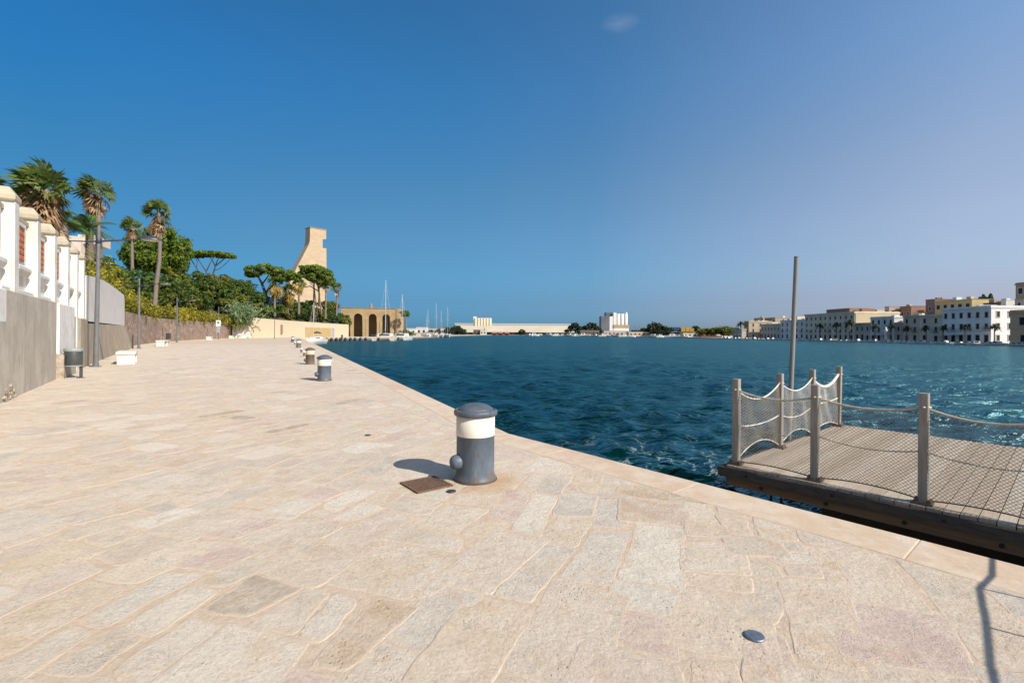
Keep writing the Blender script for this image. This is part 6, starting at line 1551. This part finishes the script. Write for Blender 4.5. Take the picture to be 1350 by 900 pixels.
def block(label, px0, px1, py_top, mat, floors, cols, X=XF, depth=14, name='town_house', cat='building', end=None, win=(1.1, 1.9), roof=None, ends_cols=2, z0=ZB, cornice=True, winz=None, rooftop=()):
    """front in the plane x = X (facing -x) between photo columns px0 (far end) and px1 (near end); the near end wall faces the camera"""
    Ya, Yb_ = Yof(px1, X), Yof(px0, X)
    top = at(px1, py_top, Ya).z; H = top - z0; Ln = Yb_ - Ya
    t = thing(name, label, cat, (X, Ya, z0))
    a = MB(); a.box((depth / 2, Ln / 2, H / 2), (depth, Ln, H)); a.build('wall', mat, t)
    a = MB()
    if cornice:
        a.box((depth / 2, Ln / 2, H + .12), (depth + .7, Ln + .5, .35)); a.box((depth / 2, Ln / 2, H + .55), (depth + .2, Ln + .1, .5)); a.build('cornice', roof or mat, t)
        a = MB(); a.box((-.06, Ln / 2, H / floors + .05), (.12, Ln - .1, .25)); a.build('string_course', FRAMEM, t)
    else:
        a.box((depth / 2, Ln / 2, H + .1), (depth + .4, Ln + .3, .2)); a.build('roof_edge', roof or mat, t)
    fh = H / floors
    for f in range(floors):
        for c in range(cols):
            y = Ln * (c + .5) / cols
            if f == 0:
                hgt = min(2.8, fh * .75); w_ = 1.5; zz = .1
            else:
                hgt = min(win[1], fh * .62); w_ = win[0]; zz = f * fh + fh * .2
            add_win(t, 0, y, zz, w_, hgt, -math.pi / 2)
            if f == 1 and c % 2 == 0 and floors > 2 and cornice:
                a = MB(); a.box((-.5, y, zz - .12), (.9, 2.0, .16))
                for k in range(7): a.box((-.9, y - .95 + k * .316, zz + .42), (.05, .05, .95))
                a.box((-.9, y, zz + .92), (.07, 2.0, .07)); a.build('balcony', GREYB, t)
        for c in range(ends_cols):
            if f or ends_cols > 2: add_win(t, depth * (c + .6) / (ends_cols + .2), 0, f * fh + fh * .22, win[0] * .9, min(win[1], fh * .55), 0)
    rk = random.Random(int(px0 * 10))
    for q in range(rk.choice((1, 2, 2, 3)) if depth > 5 and Ln > 4 else 0):       # huts, tanks and chimneys on the flat roof
        a = MB(); sw, sl, sh = rk.uniform(1.0, 2.6), min(Ln * .3, rk.uniform(.8, 3.0)), rk.uniform(.6, 1.6)
        a.box((rk.uniform(2.5, max(3, depth - 2)), Ln * rk.uniform(.15, .85), H + .3 + sh / 2), (sw, sl, sh)); a.build('roof_hut', rk.choice((mat, W_CREAM, W_WHITE, W_PINK)), t)
    for bxs, m_, nm in rooftop:
        a = MB(); a.box((bxs[0], bxs[1] * Ln, H + bxs[4] / 2 + .3), (bxs[2], bxs[3] * Ln, bxs[4])); a.build(nm, m_, t)
    return t
W_WHITE = wallmat('town_white', (.80, .80, .79), (.72, .72, .72)); W_ORANGE = wallmat('town_orange', (.80, .50, .28), (.74, .45, .25)); W_TAUPE = wallmat('town_taupe', (.72, .60, .47)); W_BLUE = wallmat('town_blue_grey', (.72, .72, .71))
W_CREAM = wallmat('town_cream', (.60, .50, .33), (.56, .46, .30)); W_PAL = wallmat('town_palazzo', (.76, .64, .49)); W_GREY = wallmat('town_grey', (.50, .45, .39)); W_BEIGE = wallmat('town_beige', (.56, .46, .32)); W_BROWN = wallmat('town_brown', (.32, .18, .12), (.25, .15, .10)); W_OCHRE = wallmat('town_ochre', (.58, .45, .20)); W_PINK = wallmat('town_pink', (.50, .38, .31)); W_PLUM = wallmat('town_plum', (.24, .16, .14))
ROOFT = M('terracotta_roof', (.30, .14, .08), (.36, .18, .11), .5, .9); ROOFG = M('grey_roof', (.14, .14, .14), rough=.9)
block('orange town house at the right edge with one large white framed window', 1331.5, 1408, 409, W_ORANGE, 2, 2, X=160, win=(2.2, 2.4), name='orange_house')
block('large white three storey town house with a sunlit end wall', 1242, 1306.5, 405.5, W_WHITE, 3, 6, depth=13, ends_cols=3, name='white_house')
block('taupe town house left of the white house', 1212, 1241.7, 416.5, W_TAUPE, 3, 2, name='taupe_house', ends_cols=0)
block('narrow brown grey town house with a dark roof edge', 1190.5, 1211.6, 417.2, wallmat('town_taupe_dark', (.64, .52, .40)), 3, 2, name='taupe_house', ends_cols=0)
block('low pinkish town house between the pale blue and the brown grey ones', 1179, 1190.2, 427, W_PINK, 2, 1, name='low_house', ends_cols=0)
block('pale blue grey town house with balconies', 1147.5, 1178.7, 418.8, W_BLUE, 3, 4, name='blue_grey_house', ends_cols=0)
block('low dark town house beside the long palazzo', 1127, 1147.2, 427.3, W_GREY, 2, 3, name='low_house', ends_cols=0)
pz = block('long four storey palazzo with a dark attic on its roof', 1061, 1126.5, 412.5, W_PAL, 4, 10, name='palazzo', win=(1.0, 1.5), ends_cols=0, depth=22,
      rooftop=[((8, .42, 10, .45, 2.6), W_BROWN, 'attic'), ((6, .12, 5, .05, 1.2), ROOFG, 'chimney'), ((7, .03, 6.5, .04, 1.9), ROOFT, 'roof_hut')])
Ya_ = Yof(1126.5, XF); Hh = at(1126.5, 412.5, Ya_).z - ZB
a = MB(); a.box((11.2, -.12, Hh / 2 + 3.5), (21.6, .2, Hh - 7.4)); a.build('end_wall', W_CREAM, pz)
block('pale blue town house left of the palazzo, behind the steel pole', 1029, 1060.7, 422.6, W_BLUE, 3, 5, name='blue_grey_house', ends_cols=0)
block('dark grey town house left of the pale blue one', 1003, 1028.6, 428, W_GREY, 2, 6, name='grey_house', ends_cols=0)
block('beige town house with a bright sunlit end wall at the far left of the town', 981, 987.2, 424.5, W_BEIGE, 3, 2, X=162, depth=16, name='beige_house', ends_cols=3)
block('small low house left of the sunlit beige house', 966, 978, 435, W_GREY, 2, 3, X=156, depth=3, name='low_house', ends_cols=0)
# second row, on the slope behind
block('smaller cream block with a sunlit blank wall above the pale blue grey house', 1139, 1146, 411.8, W_CREAM, 3, 1, X=190, depth=7, name='cream_house', ends_cols=0, cornice=False)
block('pinkish house with three dark windows on the slope above the brown grey house', 1166, 1172, 404, W_PINK, 4, 1, X=205, depth=11, name='pink_house', ends_cols=3, cornice=False, win=(1.6, 1.5))
block('low white house roofs catching the sun above the pinkish low house', 1163, 1169, 413.5, wallmat('town_warm_white', (.62, .58, .52)), 3, 1, X=188, depth=6, name='white_roof_house', ends_cols=0, cornice=False)  # walls in one even warm white
block('red brown building on the slope left of the yellow one', 1186, 1201, 403.5, W_BROWN, 3, 2, X=210, depth=14, name='brown_house', ends_cols=0, cornice=False)
block('plum coloured building joined to the yellow one on the slope', 1220, 1232, 394.5, W_PLUM, 3, 1, X=205, depth=9, name='plum_house', ends_cols=0, cornice=False)
block('long yellow ochre building with dark windows on the slope above the white house', 1232.3, 1281, 394.3, W_OCHRE, 4, 5, X=204, depth=9, name='ochre_house', win=(1.8, 2.0), ends_cols=0, cornice=False, roof=M('ochre_house_roof', (.3, .26, .2), rough=.9))
block('small bright white house between the cypresses and the stone tower', 1320, 1326, 395.5, wallmat('town_bright_white', (.68, .66, .60)), 4, 1, X=200, depth=5, name='white_house', ends_cols=2, cornice=False, win=(.8, 1.2))
block('dark terrace building below the cypresses', 1296, 1319, 398.8, wallmat('town_dark', (.14, .12, .10)), 4, 3, X=206, depth=8, name='terrace_house', ends_cols=0, cornice=False)
block('brown stone tower at the right edge of the skyline', 1338.5, 1352, 374.5, wallmat('town_tower', (.33, .26, .19)), 5, 1, X=190, depth=12, name='stone_tower', win=(1.6, 2.2), ends_cols=2)
block('pale rubble house with a red roof below the stone tower', 1337.5, 1350, 394, wallmat('town_rubble', (.36, .31, .28)), 4, 1, X=182, depth=6, name='rubble_house', ends_cols=0, cornice=False, roof=ROOFT)
block('brown houses on the slope behind the dark grey house, left group', 994, 1006, 418.8, W_BEIGE, 4, 3, X=196, depth=12, name='hill_house', ends_cols=1, cornice=False)
block('brownish house on the slope above the dark grey house, near the middle', 1008, 1022, 418.5, wallmat('town_sand', (.42, .32, .21)), 4, 3, X=196, depth=12, name='hill_house', ends_cols=1, cornice=False)
block('white walled house above the beige house, lit by the sun', 990, 997, 424.5, wallmat('town_white_b', (.66, .63, .57)), 3, 1, X=180, depth=16, name='hill_house', ends_cols=0, cornice=False)
block('small white house seen right of the steel pole above the pale blue house', 1047, 1051, 416.2, wallmat('town_white_c', (.66, .60, .52)), 3, 1, X=186, depth=6, name='hill_house', ends_cols=0, cornice=False, roof=ROOFT)
HG = 'small houses of the second row behind the waterfront'
for px0, px1, py, X, mm_ in ((1052, 1058, 417.5, 192, W_PINK), (1024, 1028, 420.5, 200, W_BEIGE), (1128, 1133, 409.5, 210, W_TAUPE), (1150, 1156, 408.0, 214, W_CREAM), (1158, 1164, 409.2, 220, W_PINK), (1203, 1209, 411.5, 200, W_CREAM), (1211, 1218, 409, 214, W_BROWN), (1287, 1291, 402.5, 196, W_WHITE)):
    tk = block('small house of the second row rising behind the waterfront roofs', px0, px1, py, mm_, 4, 1, X=X, depth=7, name='hill_house', ends_cols=1, cornice=False)
    tk['group'] = HG
# white awning-like terrace roofs at the foot of the fronts
for px0, px1, lb_ in ((1140, 1163, 'pale restaurant awning before the pale blue grey house'), (1226, 1256, 'pale restaurant awning left of the white house')):
    Ya, Yb_ = Yof(px1, XF - 4), Yof(px0, XF - 4)
    t = thing('awning', lb_, 'awning', (XF - 4, Ya, ZB), 0, 'restaurant awnings on the town quay')
    a = MB(); a.box((1.5, (Yb_ - Ya) / 2, 2.9), (3.4, Yb_ - Ya, .15)); a.box((-.2, (Yb_ - Ya) / 2, 2.75), (.06, Yb_ - Ya, .35)); a.build('canopy', M('awning_cloth', (.5, .5, .5), (.56, .56, .56), 1, .8), t)
    for k in range(4):
        a = MB(); a.tube([(0, (Yb_ - Ya) * (k + .3) / 3.6, 0), (0, (Yb_ - Ya) * (k + .3) / 3.6, 2.85)], .06, 5); a.build('leg', ALU, t)
# white statue column on the town quay
p = (XF - 7.5, Yof(1167.5, XF - 7.5))
t = thing('column', 'small white statue column on the town quay', 'column', (p[0], p[1], ZB))
a = MB(); a.box((0, 0, .6), (2.2, 2.2, 1.2)); a.build('plinth', CREAMW, t)
a = MB(); a.lathe([(.55, 1.2), (.5, 1.4), (.45, 3.4), (.6, 3.6)], 12); a.build('shaft', SILOW, t)
a = MB(); a.lathe([(.5, 3.6), (.7, 4.2), (.75, 4.8), (.45, 5.3), (.5, 5.6), (.3, 6.0), (.01, 6.1)], 12); a.build('figure', SILOW, t)
# palms of the town promenade
LEAF_FARP = leafmat('town_palm_fronds', [(0, (0.03, 0.04, 0.014)), (1, (0.10, 0.105, 0.035))])
def town_palm_mesh():
    g = np.random.default_rng(77); V = []; Q = []; R = []
    for i in range(46):
        az = g.uniform(0, 6.28); el = g.uniform(-.5, 1.2); L_ = g.uniform(1.9, 2.6); d = np.array([math.cos(az) * math.cos(el), math.sin(az) * math.cos(el), math.sin(el)]); s = np.cross(d, [0, 0, 1.]); s /= np.linalg.norm(s); r = g.random()
        pts = [np.array([0, 0, 6.6]) + d * L_ * f + np.array([0, 0, -.9 * f * f * L_ * .6]) for f in np.linspace(0, 1, 6)]
        for k in range(5):
            w0, w1 = .28 * math.sin(math.pi * (.12 + .8 * k / 5)), .28 * math.sin(math.pi * (.12 + .8 * (k + 1) / 5)); o = len(V)
            V += [pts[k] - s * w0, pts[k] + s * w0, pts[k + 1] + s * w1, pts[k + 1] - s * w1]; Q.append([o, o + 1, o + 2, o + 3]); R.append(r)
    o = mesh_np('fronds', np.array(V), np.array(Q), LEAF_FARP, None, np.array(R)); d = o.data; bpy.data.objects.remove(o)
    a = MB(); a.tube([(0, 0, 0), (.05, 0, 3.3), (0, 0, 6.6)], [.26, .2, .22], 7); o = a.build('trunk', PALMB); d2 = o.data; bpy.data.objects.remove(o)
    return d, d2
TP = town_palm_mesh()
def town_palm(px, X, s, label, z=ZB, Y=None):
    Y = Y or Yof(px, X)
    t = thing('promenade_palm', label, 'palm tree', (X, Y, z), px, 'palms along the town promenade'); t.scale = (s * .85, s * .85, s * .9)
    for nm, d in (('fronds', TP[0]), ('trunk', TP[1])):
        o = bpy.data.objects.new(nm, d); COL.objects.link(o); o.parent = t
for px, s, lb_ in ((1080.5, 1.3, 'palm before the left part of the palazzo'), (1103, 1.35, 'palm before the middle of the palazzo'), (1120, 1.5, 'palm before the near end of the palazzo'), (1153.5, 1.15, 'palm before the left half of the pale blue grey house'), (1174, 1.15, 'palm before the right half of the pale blue grey house'),
                  (1195.5, 1.0, 'palm before the narrow brown grey house'), (1221, 1.0, 'palm before the taupe house'), (1243, .95, 'palm at the left corner of the white house'), (1272.5, 1.0, 'palm before the middle of the white house'), (1311, 1.0, 'palm at the sunlit corner of the white house'), (1342, .8, 'palm before the orange house')):
    town_palm(px, XF - 4.5, s, lb_)
town_palm(977, 158, 1.75, 'tall lone palm at the far left of the town, above the small low house', ZB)
# cypresses
for px, py0, py1, Y, lb_ in ((1291.5, 391.5, 402, 224, 'leftmost short cypress of the skyline group'), (1296.5, 388, 402, 222, 'slim tall cypress left of the widest one'), (1301, 391.5, 402, 222, 'short cypress between the two tall ones'), (1306, 387, 402, 220, 'widest and tallest cypress of the skyline group')):
    p = at(px, py0, Y); p1 = at(px, py1, Y); h = p.z - p1.z
    t = thing('cypress', lb_, 'tree', (p.x, p.y, p1.z - 1), 0, 'cypresses above the town')
    g = np.random.default_rng(int(px)); n = 700; f = g.uniform(0, 1, n); rad = .17 * h * np.sin(np.pi * np.clip(.1 + .86 * f, 0, 1)) ** .7; an = g.uniform(0, 6.28, n)
    C = np.stack([np.cos(an) * rad, np.sin(an) * rad, 1 + f * h], -1); V, Q = leaf_quads(g, C, np.stack([np.cos(an), np.sin(an), 0.5 * np.ones(n)], -1), .3); mesh_np('crown', V, Q, LEAF_DARK, t, g.uniform(0, .7, n))
    a = MB(); a.tube([(0, 0, -6), (0, 0, 1 + h * .8)], [.2, .05], 6); a.build('trunk', BARK, t)
# ---- dark trees and woods along the far harbour
def far_tree(px, py_mid, Y, rx, rz_, label, grp, mat=LEAF_DARK, seed=0):
    key = ('far', mat.name, seed % 3)
    if key not in PROTO:
        g = np.random.default_rng(60 + seed % 3); V, Q, R = crown_np(g, [((0, 0, 0), (1, 1, 1)), ((.55, 0, -.15), (.55, .5, .6)), ((-.5, .2, -.1), (.6, .5, .65)), ((.1, -.3, .35), (.6, .5, .55))], 900, .16)
        o = mesh_np('crown', V, Q, mat, None, R); PROTO[key] = o.data; bpy.data.objects.remove(o)
    p = at(px, py_mid, Y); t = thing('broadleaf_tree', label, 'tree', (p.x, p.y, GZ), 0, grp)
    o = bpy.data.objects.new('crown', PROTO[key]); COL.objects.link(o); o.parent = t; o.location = (0, 0, p.z - GZ); o.scale = (rx, rx, rz_); o.rotation_euler = (0, 0, px)
    a = STEM.get('far')
    if a is None:
        b = MB(); b.tube([(0, 0, 0), (0, 0, 1)], [.06, .03], 6); q = b.build('trunk', BARK); STEM['far'] = a = q.data; bpy.data.objects.remove(q)
    s = bpy.data.objects.new('trunk', a); COL.objects.link(s); s.parent = t; s.scale = (6, 6, p.z - GZ + .1)
LEAF_FAR = leafmat('far_dark_foliage', [(0, (0.018, 0.028, 0.012)), (0.5, (0.035, 0.050, 0.020)), (1, (0.065, 0.080, 0.032))])
GT = 'dark trees along the far harbour'
TL = 'dark tree along the far harbour quay'
for i, (px, py, Y, rx, rz_) in enumerate([(752, 433, 560, 3.5, 4), (758, 431, 560, 5, 6), (764, 434, 555, 4, 4), (771, 433.5, 560, 4, 4), (780, 431, 555, 6.5, 6), (787, 434, 550, 4, 4), (849, 437, 520, 5, 4), (862, 433.5, 500, 7, 8), (869, 433.5, 500, 5, 6), (876, 436, 490, 6, 5), (884, 437, 480, 6, 5), (874, 440, 470, 6, 3), (883, 441, 460, 5, 3),
        (917, 434, 470, 4, 4), (688, 438, 590, 4.5, 4), (602, 436, 560, 8, 6), (608, 437.5, 550, 6, 5), (590, 436, 500, 4, 4), (747, 437, 560, 3, 3), (767, 437, 545, 5, 3), (775, 436.5, 545, 4, 3), (791, 436, 540, 3, 3), (836, 438, 515, 4, 3), (843, 438.5, 510, 4, 3), (855, 437.5, 505, 5, 4), (866, 438.5, 490, 6, 3.5), (880, 439.5, 470, 5, 3), (891, 440, 455, 4, 2.5), (921, 437, 455, 4, 3), (596, 437, 540, 5, 3.5), (578, 437, 480, 3, 3), (568, 437.5, 470, 3, 2.5)]):
    far_tree(px, py, Y, rx, rz_, TL, GT, LEAF_FAR, i)
for i, (px, py, Y, rx, rz_) in enumerate([(931, 437, 430, 6, 3), (938, 436.5, 428, 7, 3.5), (946, 436.2, 425, 6, 3.5), (954, 436, 420, 7, 4), (961, 436.2, 420, 6, 4), (968, 437, 400, 6, 3.5), (925, 437.5, 440, 5, 3)]):
    far_tree(px, py, Y, rx, rz_, 'green tree in the low wood left of the town', 'trees of the low wood left of the town', LEAF_OLIVE, i)
Yt = 250
for px, py, Y, r, lb_ in ((541, 440, 250, 1.6, 'round green bush on the promenade right of the arched bastion'), (535, 438, 246, 1.8, 'tall bush at the foot of the bastion corner')):
    far_tree(px, py, Y, r, r * .9, lb_, 'bushes by the bastion', LEAF_OLIVE, 1)
# low wood on the horizon
g = np.random.default_rng(90); n = 16000
th = g.uniform(-0.62, 0.62, n); rr_ = g.uniform(1150, 1250, n); hgt = (5 + 4 * np.sin(th * 40) * np.sin(th * 17 + 1) + 2.5 * np.sin(th * 130)) ; C = np.stack([rr_ * np.sin(th), rr_ * np.cos(th), g.uniform(-.7, 1, n) * np.maximum(hgt, 1.5)], -1)
V, Q = leaf_quads(g, C, np.tile([0, -1., .6], (n, 1)), 3.0, .6)
o = mesh_np('far_wood', V, Q, leafmat('far_wood_leaves', [(0, (.05, .06, .035)), (1, (.09, .10, .06))]), None, g.uniform(0, 1, n)); tag(o, 'low far wood along the horizon behind the harbour', 'wood', kind='stuff')
